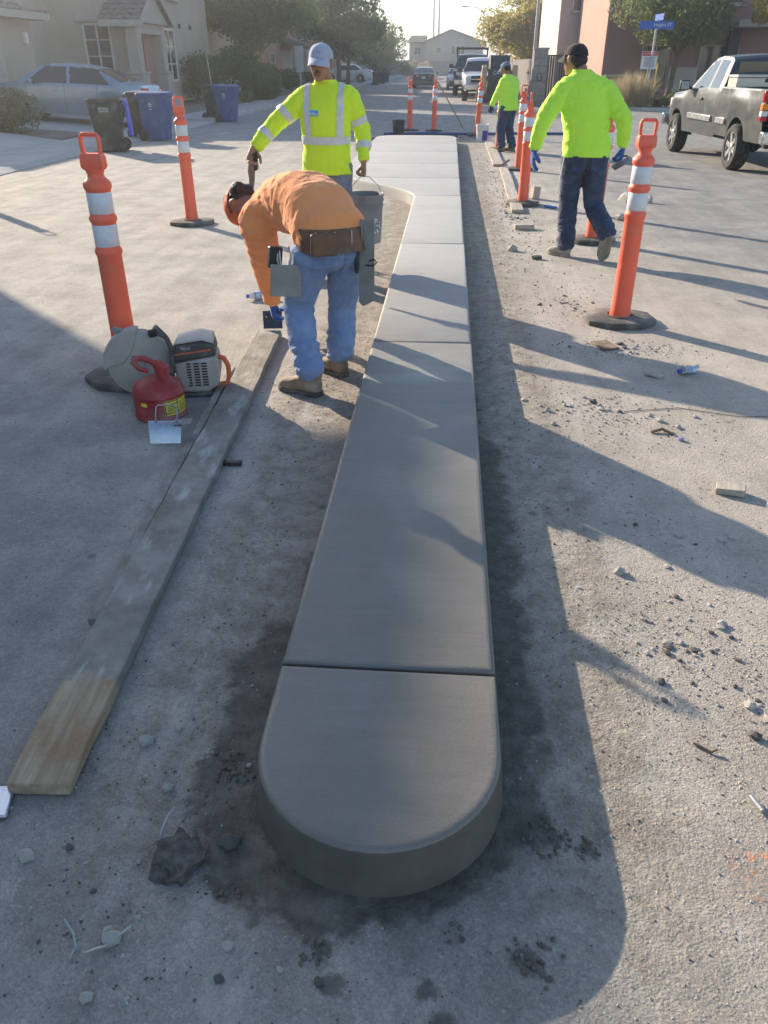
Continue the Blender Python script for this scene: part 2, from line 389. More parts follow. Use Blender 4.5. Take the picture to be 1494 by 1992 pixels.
m_side = tsd.out(c, .72, tsd.bump(tsd.noise(p, 70, 4, .7), .5, .006))

isl = thing('concrete_island', 'freshly finished grey concrete traffic island with a rounded nose', 'traffic island', (0, 0, 0))
HI = .145
def inset(poly, d):
    n = len(poly); out = []
    for i in range(n):
        a = V(poly[i-1]); b = V(poly[i]); c_ = V(poly[(i+1) % n])
        e1 = (b-a).normalized(); e2 = (c_-b).normalized(); n1 = V((-e1.y, e1.x)); n2 = V((-e2.y, e2.x))
        bis = n1+n2
        if bis.length < 1e-5: bis = n1
        bis.normalize(); k = d/max(.45, bis.dot(n1)); out.append(tuple(b+bis*k))
    return out
def slab(poly, name='slab', h=HI, seed=0, flat_ends=None):
    prof = [(-.014, -.02), (-.009, .02), (-.004, .08), (0., h-.020), (.0025, h-.010), (.007, h-.004), (.014, h-.001), (.024, h)]
    mb = MB(); rings = []
    for d, zz in prof:
        q = inset(poly, d)
        if flat_ends:                      # ends at joints stay upright, with a tooled lip only
            lo, hi = flat_ends; dd = max(d, 0)*.5
            q = [(px, max(py, lo+dd) if lo is not None else py) for px, py in q]
            q = [(px, min(py, hi-dd) if hi is not None else py) for px, py in q]
        rings.append([(px, py, zz) for px, py in q])
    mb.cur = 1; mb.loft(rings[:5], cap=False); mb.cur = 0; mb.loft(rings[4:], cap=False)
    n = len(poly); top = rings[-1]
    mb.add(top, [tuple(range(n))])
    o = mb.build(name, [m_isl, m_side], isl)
    bm = bmesh.new(); bm.from_mesh(o.data); bmesh.ops.remove_doubles(bm, verts=bm.verts, dist=1e-5); bmesh.ops.recalc_face_normals(bm, faces=bm.faces); bm.to_mesh(o.data); bm.free()
    o.data.polygons.foreach_set('use_smooth', [True]*len(o.data.polygons)); o.data.set_sharp_from_angle(angle=rad(40))
    return o
G = .0035
def densify(y0, y1, k): return [y0+(y1-y0)*i/k for i in range(k+1)]
nose = island_outline()
# nose slab
poly = nose+[(XR, JY[0]-G), (-.42, JY[0]-G)]
slab(poly, flat_ends=(None, JY[0]-G))
ys = JY+[YEND]
for i in range(len(ys)-1):
    a, b = ys[i]+G, ys[i+1]-G
    if i == len(ys)-2:
        b = YEND
        cxm = (XR+left_edge(b))/2; arc = [(XR-.55+.55*math.cos(q), b-.55+.55*math.sin(q)) for q in [PI/2*k/6 for k in range(7)]]
        L0 = left_edge(b); arc += [(L0+.55-.55*math.sin(q), b-.55+.55*math.cos(q)) for q in [PI/2*k/6 for k in range(7)]]
        poly = [(left_edge(a), a), (XR, a)]+arc
        slab(poly, flat_ends=(a, None))
    else:
        kk = 10 if a > 9 else 4
        L = densify(a, b, kk)
        poly = [(left_edge(a), a), (XR, a), (XR, b)]+[(left_edge(q), q) for q in reversed(L[1:])]
        slab(poly, flat_ends=(a, b))
# core under the joints
cp = [(-.115+.285*math.cos(PI+PI*k/24), 1.375+.285*math.sin(PI+PI*k/24)) for k in range(25)]+[(XR-.012, 10), (XR-.012, YEND-.6)]
cp += [(left_edge(q)+.02, q) for q in densify(YEND-.6, 10, 16)]
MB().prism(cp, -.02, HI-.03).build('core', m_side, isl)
# ================================================================ people
def remesh(mb, name, m, parent, voxel=.011, smooth=4, folds=None, sm_fac=.5, link=True):
    """fuse overlapping closed shapes into one continuous surface"""
    o = bpy.data.objects.new(name, mb.mesh(name, m, 180)); COL.objects.link(o)
    r = o.modifiers.new('r', 'REMESH'); r.mode = 'VOXEL'; r.voxel_size = voxel; r.use_smooth_shade = True
    if smooth: q = o.modifiers.new('s', 'SMOOTH'); q.factor = sm_fac; q.iterations = smooth
    dg = bpy.context.evaluated_depsgraph_get(); dg.update()
    me = bpy.data.meshes.new_from_object(o.evaluated_get(dg)); me.name = name
    old = o.data; o.modifiers.clear(); o.data = me; bpy.data.meshes.remove(old)
    if not me.materials: me.materials.append(m)
    if folds:
        n = len(me.vertices); co = np.empty(n*3); no = np.empty(n*3)
        me.vertices.foreach_get('co', co); me.vertices.foreach_get('normal', no)
        co = co.reshape(-1, 3); no = no.reshape(-1, 3)
        d = np.array([folds(V(co[i])) for i in range(n)])
        me.vertices.foreach_set('co', (co+no*d[:, None]).ravel()); me.update()
    me.polygons.foreach_set('use_smooth', [True]*len(me.polygons))
    if parent: o.parent = parent; o.matrix_parent_inverse = parent.matrix_world.inverted() if False else Matrix.Identity(4)
    return o
def ell(c, lat, fr, a, b, n=22, p=2.3):
    c, lat, fr = V(c), V(lat).normalized(), V(fr).normalized(); out = []
    for k in range(n):
        t = 2*PI*k/n; cs, sn = math.cos(t), math.sin(t)
        out.append(c+lat*(a*math.copysign(abs(cs)**(2/p), cs))+fr*(b*math.copysign(abs(sn)**(2/p), sn)))
    return out
def blob(mb, c, r, rot=None, n=14):
    """ellipsoid"""
    c = V(c); r = r if hasattr(r, '__len__') else (r, r, r); rings = []
    m = n//2+2
    for i in range(1, m):
        ph = PI*i/m; ring = []
        for k in range(n):
            t = 2*PI*k/n; q = V((r[0]*math.sin(ph)*math.cos(t), r[1]*math.sin(ph)*math.sin(t), -r[2]*math.cos(ph)))
            ring.append((rot @ q if rot is not None else q)+c)
        rings.append(ring)
    mb.loft(rings); return mb
def limb(mb, pts, rs, n=14, sub=4):
    """tapered limb through joints, rounded ends"""
    P = [V(p) for p in pts]; path = []; rr = []
    for i in range(len(P)-1):
        for k in range(sub):
            t = k/sub
            p0 = P[max(i-1, 0)]; p1 = P[i]; p2 = P[i+1]; p3 = P[min(i+2, len(P)-1)]
            q = .5*((2*p1)+(p2-p0)*t+(2*p0-5*p1+4*p2-p3)*t*t+(-p0+3*p1-3*p2+p3)*t**3)
            lin = p1.lerp(p2, t); path.append(lin.lerp(q, .6)); rr.append(rs[i]*(1-t)+rs[i+1]*t)
    path.append(P[-1]); rr.append(rs[-1])
    d0 = (path[0]-path[1]).normalized(); d1 = (path[-1]-path[-2]).normalized()
    pre = [path[0]+d0*rr[0]*.6, path[0]+d0*rr[0]*.35]; prr = [rr[0]*.45, rr[0]*.82]
    post = [path[-1]+d1*rr[-1]*.35, path[-1]+d1*rr[-1]*.6]; por = [rr[-1]*.82, rr[-1]*.45]
    return mb.tube(pre+path+post, prr+rr+por, n)
def cloth_folds(amp, segs, f=9., seed=0., big=.5):
    """relief: ridged noise squeezed along given limb axes plus broad sags. segs: [(a,b,gain)]"""
    S = [(V(a), V(b), g) for a, b, g in segs]
    def fn(p):
        g = 0.; best = 1e9; ax = None; tt = 0
        for a, b, gn in S:
            d = b-a; L = d.length; t = max(0, min(1, (p-a).dot(d)/(L*L))); q = (p-(a+d*t)).length
            if q < best: best = q; g = gn; ax = d/L; tt = t*L
        al = p.dot(ax); w = p-ax*al
        q = ax*(al*f*1.5)+w*(f*.55)+V((seed, seed*.7, -seed))
        n1 = mn.noise(q); n2 = mn.noise(q*2.1+V((3, 7, 1)))
        r = (1-abs(n1)*2.2)*.65+n2*.35
        n3 = mn.noise(q*1.05+w*(f*1.2)+V((9, 2, 4))); r += .55*max(0, .42-abs(n3)*2.6); n4 = mn.noise(q*2.6+V((5, 1, 8))); r += .35*max(0, .5-abs(n4)*3.)
        return amp*g*(r-.42)+amp*big*mn.noise(p*3.1+V((seed, 1, 2)))
    return fn
def hand(mb, wrist, d, nrm, size=1., curl=.5, side=1, thick=1.):
    """palm, four unequal curled fingers, thumb from the side of the palm. d: hand direction, nrm: palm normal (towards the grip), side: thumb side"""
    w = V(wrist); d = V(d).normalized(); nrm = V(nrm); nrm = (nrm-d*nrm.dot(d)).normalized(); lat = d.cross(nrm)*side
    s = size
    mb.loft([ell(w-d*.015*s, lat, nrm, .028*s, .021*s, 14, 2.4), ell(w+d*.02*s, lat, nrm, .034*s, .019*s, 14, 2.6), ell(w+d*.06*s, lat, nrm, .042*s, .017*s, 14, 2.8), ell(w+d*.09*s, lat, nrm, .041*s, .014*s, 14, 2.8), ell(w+d*.10*s, lat, nrm, .036*s, .009*s, 14, 2.6)])
    for off, L in ((.031, .070), (.0105, .080), (-.0105, .074), (-.030, .057)):
        b = w+d*(.085*s)+lat*(off*s); p = [b]; a = curl*.45
        for seg, fr in enumerate((.44, .32, .24)):
            a += curl*(.55 if seg else .35); dd = d*math.cos(a)+nrm*math.sin(a); p.append(p[-1]+dd*(L*fr*s))
        mb.tube(p, [.0098*s*thick, .0094*s*thick, .0086*s*thick, .0066*s*thick], 9)
    b = w+d*.022*s+lat*.030*s; k = (lat*.75+d*.62+nrm*.35).normalized(); k2 = (d*.75+nrm*.55+lat*.1).normalized()
    mb.tube([b-k*.01*s, b+k*.034*s, b+k*.034*s+k2*.034*s, b+k*.03*s+k2*.056*s], [.013*s*thick, .0122*s*thick, .0104*s*thick, .0072*s*thick], 10)
    return mb
def boot(parent, heel, toe, ankle, m_up, m_sole, lift=0., h=.11, name='boot', pitch=None, w=.048):
    """work boot from heel to toe on the ground; pitch tips the heel up (radians)"""
    heel, toe = V(heel), V(toe); f = (toe-heel); L = f.length; f.normalize(); lat = V((f.y, -f.x, 0)).normalized(); up = lat.cross(f).normalized()
    if up.z < 0: up = -up
    o = bpy.data.objects.new(name, None); mb = MB()
    def R_(t, a, z0, z1): 
        c = heel+f*(L*t)+up*((z0+z1)/2); return ell(c, lat, up, a, (z1-z0)/2, 18, 2.7)
    mb.loft([R_(.0, w*.55, .025, .08), R_(.05, w*.82, .012, .11), R_(.2, w*.92, .012, .125), R_(.38, w*.92, .012, .112), R_(.55, w*1.03, .012, .094), R_(.72, w*1.12, .012, .082), R_(.87, w*1.02, .012, .074), R_(.96, w*.72, .014, .062), R_(1.0, w*.4, .02, .046)])
    a = V(ankle); c0 = heel+f*(L*.22)+up*.05
    mb.loft([ell(c0, lat, f, w*.9, .062, 18), ell(c0.lerp(a, .55), lat, f, w*.9, .06, 18), ell(c0.lerp(a, 1.), lat, f, w*1.0, .062, 18)])
    b = remesh(mb, name, m_up, parent, .006, 3, folds=lambda p: .0022*mn.noise(p*38)+.0016*mn.noise(p*90))
    sb = MB(); pol = []
    prof = [(0, .045), (.06, .062), (.2, .92*w*1.06), (.4, w*.95), (.56, w*1.08), (.72, w*1.18), (.88, w*1.08), (.97, w*.72), (1.02, w*.35)]
    prof[0] = (-.02, w*.55); prof[1] = (.04, w*.86)
    ring = [(t, q) for t, q in prof]+[(t, -q) for t, q in reversed(prof)]
    def lay(z, k): return [heel+f*(L*t)+lat*(q*k)+up*z for t, q in ring]
    sb.loft([lay(-.001, .95), lay(.004, 1.), lay(.022, 1.0), lay(.026, .97)])
    if L > .2:
        for k in range(7): sb.box(heel+f*(L*(.08+.13*k))+up*.001, (w*1.3, .012, .004), Matrix((lat, f, up)).transposed())
    sb.build('sole', m_sole, b, smooth=50)
    return b
def skin_mat(name, col):
    t = NT(name); o = t.obj(); c = t.mix(t.map(t.noise(o, 14, 4), .3, .7), tuple(q*.86 for q in col), tuple(min(1, q*1.1) for q in col))
    return t.out(c, .55, t.bump(t.noise(o, 120, 3), .15, .002), Subsurface_Weight=.08)
def cloth_mat(name, col, var=.12, weave=520., dirt=0., dirtc=(.45, .42, .38), rough=.92, wash=0., washc=(1, 1, 1)):
    t = NT(name); o = t.obj()
    c = t.mix(t.map(t.noise(o, 6, 5, .6), .3, .7), tuple(q*(1-var) for q in col), tuple(min(1, q*(1+var)) for q in col))
    if wash: c = t.mix(t.math('MULTIPLY', t.map(t.noise(o, 9, 6, .7), .42, .72), wash), c, washc)
    if dirt: c = t.mix(t.math('MULTIPLY', t.map(t.noise(o, 13, 6, .7), .55, .75), dirt), c, dirtc)
    w = t.noise(o, weave, 2, .5)
    c = t.mix(t.math('MULTIPLY', t.map(w, .3, .7), .16), c, tuple(q*.6 for q in col))
    h = t.math('ADD', t.math('MULTIPLY', t.noise(o, 26, 5, .65, .6), 1.), t.math('MULTIPLY', w, .1))
    c = t.mix(t.math('MULTIPLY', t.map(t.noise(o, 60, 4, .7), .68, .74), dirt*1.6), c, (.55, .53, .50)) if dirt else c
    return t.out(c, rough, t.bump(h, .5, .008), Sheen_Weight=.15)
m_hiy = cloth_mat('hi_vis_yellow_knit', (.74, 1.0, .035), .04, dirt=.16, dirtc=(.42, .52, .12))
m_hig = cloth_mat('hi_vis_green_knit', (.58, 1.0, .075), .04, dirt=.10, dirtc=(.36, .55, .14))
m_org = cloth_mat('faded_orange_cotton', (1.0, .345, .12), .05, dirt=.18, dirtc=(.62, .36, .22))
m_jean = cloth_mat('worn_blue_denim', (.20, .28, .46), .10, wash=.5, washc=(.34, .43, .62), dirt=.35)
m_navy = cloth_mat('dark_navy_denim', (.030, .048, .095), .3, wash=.6, washc=(.075, .105, .175), dirt=.15)
m_greyp = cloth_mat('grey_work_trousers', (.22, .24, .30), .12, dirt=.3)
m_glove = cloth_mat('blue_knit_glove', (.03, .10, .34), .2, dirt=.3)
m_gloved = cloth_mat('dark_blue_glove', (.018, .03, .09), .3)
m_boot = mat('dusty_tan_leather', (.27, .19, .12), .85, .25, 14, .4, 120, .003, dirt=.8, dirtc=(.42, .37, .31))
m_sole = mat('boot_sole_rubber', (.09, .08, .07), .9, .25, 20, dirt=.8, dirtc=(.34, .30, .25))
m_soleb = mat('pale_gum_sole', (.30, .26, .21), .9, .25, 20, .5, 90, .004, dirt=.6)
m_shoe = mat('dusty_pale_suede', (.36, .32, .27), .9, .2, 14, dirt=.7)
m_skin = skin_mat('tanned_skin', (.36, .19, .12)); m_skin2 = skin_mat('brown_skin', (.30, .155, .095))
m_hair = mat('black_hair', (.012, .011, .011), .6, .4, 60, .5, 200)
m_white_cap = cloth_mat('pale_grey_cap_cotton', (.42, .45, .56), .08)
m_black_cap = cloth_mat('black_cap_cotton', (.016, .016, .018), .2, dirt=.15)
m_grey_cap = cloth_mat('grey_blue_cap_cotton', (.17, .21, .26), .15)
m_org_cap = mat('rust_orange_cap', (.55, .115, .04), .8, .15, 12)
m_leather = mat('brown_tool_leather', (.155, .07, .038), .6, .3, 16, .3, 90, .002, dirt=.35, dirtc=(.30, .22, .16))
m_refl = mat('silver_reflective_tape', (.66, .66, .64), .38, .06, 40, .2, 300, .001, dirt=.35, dirtc=(.48, .46, .42))
m_dark = mat('black_plastic', (.018, .018, .02), .5, .3, 20, dirt=.25)
m_lens = mat('dark_glasses_lens', (.012, .013, .016), .12, .1)
m_lip = skin_mat('lip_skin', (.26, .09, .07))
m_bluepatch = mat('light_blue_print', (.06, .38, .80), .8, .1)
m_whitepr = mat('white_print', (.80, .82, .84), .8, .05)
m_navypr = mat('navy_embroidery', (.02, .03, .12), .9, .1)

def head_shapes(mb, c, up, face, s=1.):
    """skull, jaw, nose, ears, brow in one volume; returns frame"""
    c = V(c); up = V(up).normalized(); f = V(face); f = (f-up*f.dot(up)).normalized(); r = f.cross(up); M3 = Matrix((r, f, up)).transposed()
    def at(x, y, z): return c+M3 @ V((x*s, y*s, z*s))
    blob(mb, at(0, -.012, .030), (.074*s, .094*s, .088*s), M3, 20)
    mb.loft([ell(at(0, .010, .02), r, f, .066*s, .078*s, 20, 2.5), ell(at(0, .020, -.03), r, f, .062*s, .070*s, 20, 2.5), ell(at(0, .030, -.07), r, f, .050*s, .056*s, 20, 2.4), ell(at(0, .042, -.098), r, f, .034*s, .036*s, 20, 2.2), ell(at(0, .046, -.108), r, f, .02*s, .02*s, 20)])
    blob(mb, at(0, .078, .028), (.048*s, .016*s, .012*s), M3)           # brow
    mb.tube([at(0, .084, .018), at(0, .099, -.005), at(0, .108, -.024)], [.008*s, .011*s, .013*s], 10)
    blob(mb, at(.011, .097, -.027), .0085*s, None, 8); blob(mb, at(-.011, .097, -.027), .0085*s, None, 8)
    blob(mb, at(.034, .066, -.02), (.02*s, .018*s, .018*s), M3); blob(mb, at(-.034, .066, -.02), (.02*s, .018*s, .018*s), M3)
    blob(mb, at(0, .086, -.056), (.022*s, .012*s, .009*s), M3, 10); blob(mb, at(0, .084, -.068), (.018*s, .012*s, .008*s), M3, 10)
    blob(mb, at(0, .078, -.094), (.02*s, .014*s, .014*s), M3, 10)
    for sx in (-1, 1): blob(mb, at(.076*sx, -.008, .0), (.010*s, .020*s, .032*s), M3, 12)
    return at, M3
def cap(parent, at, M3, m, m_peak, s=1., peak=True, button=True, crown_h=.112, lift=.0):
    """six-panel baseball cap"""
    mb = MB(); rings = []; n = 26
    for i in range(9):
        t = i/8; ph = t*PI/2*.97; a = .0845*math.cos(ph)**.75; b = .106*math.cos(ph)**.75; z = .028+lift+crown_h*.78*math.sin(ph)
        rings.append([at(a*math.cos(2*PI*k/n)*(1+.012*math.cos(6*2*PI*k/n)), -.012+b*math.sin(2*PI*k/n)*(1+.012*math.cos(6*2*PI*k/n)), z+.012*math.sin(2*PI*k/n)*(1-t)) for k in range(n)])
    inner = [[at(*[0, 0, 0]) + (q-at(0, 0, 0))*.965 for q in rg] for rg in rings]
    mb.loft(rings+list(reversed(inner)), cap=False)
    n0 = len(rings)*n-n
    mb.add(rings[-1], [tuple(range(n))])
    o = mb.build('cap', m, parent, smooth=60)
    if peak:
        pb = MB(); N = 13; top = []; bot = []
        rows = []
        for j in range(6):
            v = j/5; row = []
            for k in range(N):
                u = -1+2*k/(N-1); ang = PI/2-u*1.02
                x0 = .0845*math.cos(ang); y0 = -.012+.106*math.sin(ang)
                ext = .078*(1-abs(u)**2.6)
                row.append((x0*(1+.10*v), y0+ext*v, .038+lift-.016*v-.030*u*u*v-.012*v*v))
            rows.append(row)
        for th in (0, -.004): pb.add([at(x, y, z+th) for row in rows for x, y, z in row], [(j*N+k, j*N+k+1, (j+1)*N+k+1, (j+1)*N+k) for j in range(5) for k in range(N-1)])
        q = [(5*N+k) for k in range(N)]
        pb.f += [(a_, a_+1, a_+1+6*N, a_+6*N) for a_ in q[:-1]]; pb.mi += [0]*(N-1)
        pb.build('cap_peak', m_peak, o, smooth=50)
    sm = MB()
    for k in range(6):
        a0 = 2*PI*k/6+.52; pth = []
        for i in range(9):
            ph = i/8*PI/2*.95; rr_ = math.cos(ph)**.75; pth.append(at(.0862*rr_*math.cos(a0), -.012+.1075*rr_*math.sin(a0), .0285+lift+crown_h*.785*math.sin(ph)))
        sm.tube(pth, .0011, 5)
    sm.build('cap_seam', m, o, smooth=60)
    if button: blob(MB(), at(0, -.012, .028+lift+crown_h*.78), (.008, .008, .005), M3, 8).build('cap_button', m, o, smooth=180)
    return o
def planar_cut(src, name, planes, m, parent, off=.004):
    """part of a surface between planes, set slightly proud (stripes sewn on cloth). planes: (point, normal) keeps the normal side"""
    bm = bmesh.new(); bm.from_mesh(src.data)
    for p, n in planes:
        bmesh.ops.bisect_plane(bm, geom=bm.verts[:]+bm.edges[:]+bm.faces[:], plane_co=V(p), plane_no=V(n), clear_inner=True, clear_outer=False)
    bm.normal_update()
    for v in bm.verts: v.co += v.normal*off
    me = bpy.data.meshes.new(name); bm.to_mesh(me); bm.free(); me.materials.append(m)
    me.polygons.foreach_set('use_smooth', [True]*len(me.polygons))
    o = bpy.data.objects.new(name, me); COL.objects.link(o); o.parent = parent; return o

def make_person(label, group, J, m_shirt, m_trs, m_sk, fs=1., slim=1., hands=True):
    """J: joints in metres. Returns dict of objects: the body is the thing, clothes are its parts"""
    lat = V(J['lat']).normalized(); fr = V(J['front']).normalized()
    body = MB()
    at, M3 = head_shapes(body, J['head'], J['head_up'], J['face'], J.get('hs', 1.06))
    pel, ch, nk = V(J['pelvis']), V(J['chest']), V(J['neck'])
    limb(body, [nk, V(J['head'])-V(J['head_up']).normalized()*.03], [.062, .056])
    for r in J['torso']:
        pass
    tor = J['torso']    # list of (center, lat, front, a, b)
    body.loft([ell(c, l, f, a*.84, b*.82, 20) for c, l, f, a, b in tor])
    for s in 'LR':
        limb(body, [J['sh'+s], J['el'+s], J['wr'+s]], [.05*slim, .040, .029])
        limb(body, [J['hip'+s], J['kn'+s], J['an'+s]], [.075, .052, .042])
        if hands and s in J.get('bare', 'LR'): hand(body, *J['hand'+s])
    o = remesh(body, 'person', m_sk, None, .0062, 2); tag(o, label, 'person', group)
    # shirt
    sb = MB(); sb.loft([ell(c, l, f, a*(1.07 if i < 2 else 1), b*(1.08 if i < 2 else 1), 24) for i, (c, l, f, a, b) in enumerate(tor)])
    ra = J.get('arm_r', (.083, .062, .048))
    for s in 'LR':
        sh = V(J['sh'+s]); inn = sh.lerp(V(tor[-3][0]), .55); limb(sb, [inn, sh, J['el'+s], V(J['wr'+s]).lerp(V(J['el'+s]), .06)], (ra[0]*.80,)+tuple(ra), 16)
    fo = J.get('fold_gain', 1.)
    segs = [(tor[0][0], tor[-1][0], .55*fo)]+[(J['sh'+s], J['el'+s], .85*fo) for s in 'LR']+[(J['el'+s], J['wr'+s], .95*fo) for s in 'LR']
    shirt = remesh(sb, 'shirt', m_shirt, o, .0075, 6, folds=cloth_folds(.0155, segs, 8., J.get('seed', 1.)))
    # trousers
    tb = MB(); rl = J.get('leg_r', (.108, .083, .072))
    tb.loft([ell(c, l, f, a*(.90 if i == 0 else .96), b*(.88 if i == 0 else .95), 22) for i, (c, l, f, a, b) in enumerate(J['seat'])])
    for s in 'LR': limb(tb, [J['hip'+s], J['kn'+s], J['an'+s]], rl, 18)
    sg = []
    for s in 'LR':
        k = V(J['kn'+s]); a = V(J['an'+s]); sg += [(J['hip'+s], k, .6), (k, k.lerp(a, .5), .8), (k.lerp(a, .5), a, 1.7)]
    trs = remesh(tb, 'trousers', m_trs, o, .0075, 5, folds=cloth_folds(.011, sg, 12., J.get('seed', 1.)+5))
    return dict(o=o, shirt=shirt, trs=trs, at=at, M3=M3)
# ---------------------------------------------------------------- bending worker in orange
def nv(*a): return V(a).normalized()
f = nv(-.50, .86, 0); l = nv(.86, .50, 0)          # facing away to the left; l points to his right
Z = V((0, 0, 1))
pel = V((-.615, 4.26, .80))
def off(c, a=0, b=0, z=0): return V(c)+l*a+f*b+Z*z
ax1 = (f*.80+Z*.60).normalized()
tor = [
 (off(pel, 0, -.03, .00), l, f, .190, .150),
 (off(pel, 0, .02, .075), l, (f*.85-Z*.45).normalized(), .192, .160),
 (off(pel, -.01, .14, .135), l, (f*.5-Z*.8).normalized(), .197, .172),
 (off(pel, -.025, .27, .155), l, (f*.1-Z).normalized(), .205, .170),
 (off(pel, -.045, .40, .145), l, (f*-.15-Z).normalized(), .212, .155),
 (off(pel, -.065, .52, .11), l, (f*-.30-Z).normalized(), .200, .125),
 (off(pel, -.09, .61, .08), l, (f*-.45-Z).normalized(), .13, .085),
 (off(pel, -.10, .66, .06), l, (f*-.5-Z).normalized(), .07, .06)]
J = dict(lat=l, front=f, pelvis=pel, chest=tor[4][0], neck=off(pel, -.11, .66, .06), head=V((-1.235, 4.93, .875)), head_up=(f*.80-Z*.45-l*.42), face=(-Z*.8-f*.5), hs=1.10,
  torso=tor,
  shL=off(pel, -.245, .47, .055), elL=V((-1.105, 4.88, .52)), wrL=V((-1.115, 5.02, .27)),
  shR=off(pel, .10, .54, .06), elR=V((-.90, 5.08, .52)), wrR=V((-1.03, 5.16, .30)),
  hipL=off(pel, -.105, -.015, -.05), knL=V((-.805, 4.29, .44)), anL=V((-.722, 4.09, .115)),
  hipR=off(pel, .095, -.02, -.05), knR=V((-.575, 4.44, .43)), anR=V((-.598, 4.41, .115)),
  handL=((-1.125, 5.04, .26), (.02, .12, -1), (.9, .3, 0), 1.05, .9, -1), handR=((-1.03, 5.16, .29), (-.1, .12, -1), (-.9, .3, 0), 1.05, .9, 1),
  bare='', arm_r=(.112, .086, .056), leg_r=(.118, .086, .080), seed=2.3, fold_gain=.95,
  seat=[(off(pel, 0, .03, .085), l, f, .168, .135), (off(pel, 0, .0, .02), l, f, .180, .150), (off(pel, 0, -.02, -.05), l, f, .186, .152), (off(pel, 0, -.01, -.11), l, f, .165, .125), (off(pel, 0, 0, -.14), l, f, .12, .09)])
P1 = make_person('person in an orange shirt and blue jeans bending over the long board', 'workers on the street', J, m_org, m_jean, m_skin2)
o1 = P1['o']
boot(o1, (-.665, 4.055, .0), (-.915, 4.165, 0), (-.715, 4.09, .13), m_boot, m_sole)
boot(o1, (-.565, 4.375, .0), (-.745, 4.53, 0), (-.60, 4.41, .13), m_boot, m_sole)
c1 = cap(o1, P1['at'], P1['M3'], m_org_cap, m_org_cap, 1., True, True)
hb = MB(); 
for k in range(5): blob(hb, P1['at'](.05*math.cos(k*1.2), -.07+.01*math.sin(k*2), -.0-.012*k), (.045, .042, .05), P1['M3'], 10)
blob(hb, P1['at'](0, -.045, .0), (.083, .075, .07), P1['M3'], 14)
remesh(hb, 'hair', m_hair, o1, .007, 2, folds=lambda p: .004*mn.noise(p*60))
for s_, tb_ in (('L', -1), ('R', 1)):
    gb = MB(); hand(gb, *J['hand'+s_], 1.5); limb(gb, [V(J['wr'+s_])+Z*.05, V(J['wr'+s_])-Z*.01], [.043, .037])
    remesh(gb, 'glove', m_glove, o1, .005, 2)
# belt with pouches
bb = MB(); bc = off(pel, 0, -.015, .035)
rings = []
for d_, z_ in ((.0, -.062), (.009, -.06), (.012, .0), (.009, .052), (.0, .055)):
    rings.append(ell(bc+Z*z_+f*(z_*.25), l, f, .188+d_, .160+d_, 40, 2.4))
belt = bb.loft(rings, cap=False).build('tool_belt', m_leather, o1, smooth=50)
for a_ in (-2.25, -1.95, -1.72, -1.38, -1.02):
    ca, sa = math.cos(a_), math.sin(a_); q = bc+l*(.200*math.copysign(abs(ca)**.83, ca))+f*(.172*math.copysign(abs(sa)**.83, sa))
    dn = (l*ca+f*sa).normalized()
    MB().box(q, (.007, .005, .095), Matrix((Z.cross(dn), dn, Z)).transposed()).build('belt_rivet_strip', mat('steel_grey', (.42, .41, .40), .35, .1, metal=.8), belt, bevel=.001)
for z_ in (-.03, 0, .03):
    a_ = -1.62-.5; ca, sa = math.cos(a_), math.sin(a_); q = bc+l*(.201*math.copysign(abs(ca)**.83, ca))+f*(.172*math.copysign(abs(sa)**.83, sa))+Z*z_
    blob(MB(), q, .006, None, 8).build('rivet', MATS['steel_grey'], belt, smooth=180)
pb = MB(); pc = bc-l*.10-f*.165; pb.box(pc+Z*-.012, (.15, .03, .115), Matrix((l, f, Z)).transposed()); pb.build('belt_pouch', m_leather, belt, bevel=.014, seg=3)
# back pockets and seam
m_pkt = cloth_mat('pocket_denim', (.165, .235, .40), .08, wash=.4, washc=(.30, .38, .55))
for sx in (-1, 1):
    q = bc+l*(.086*sx)
    planar_cut(P1['trs'], 'back_pocket', [(q-l*.060, l), (q+l*.060, -l), (q-f*.03, -f), ((0, 0, .645), (0, 0, 1)), ((0, 0, .765), (0, 0, -1)), (q-Z*.19-l*.06, (Z*1+l*.35).normalized()), (q-Z*.19+l*.06, (Z*1-l*.35).normalized())], m_pkt, P1['trs'], .004)
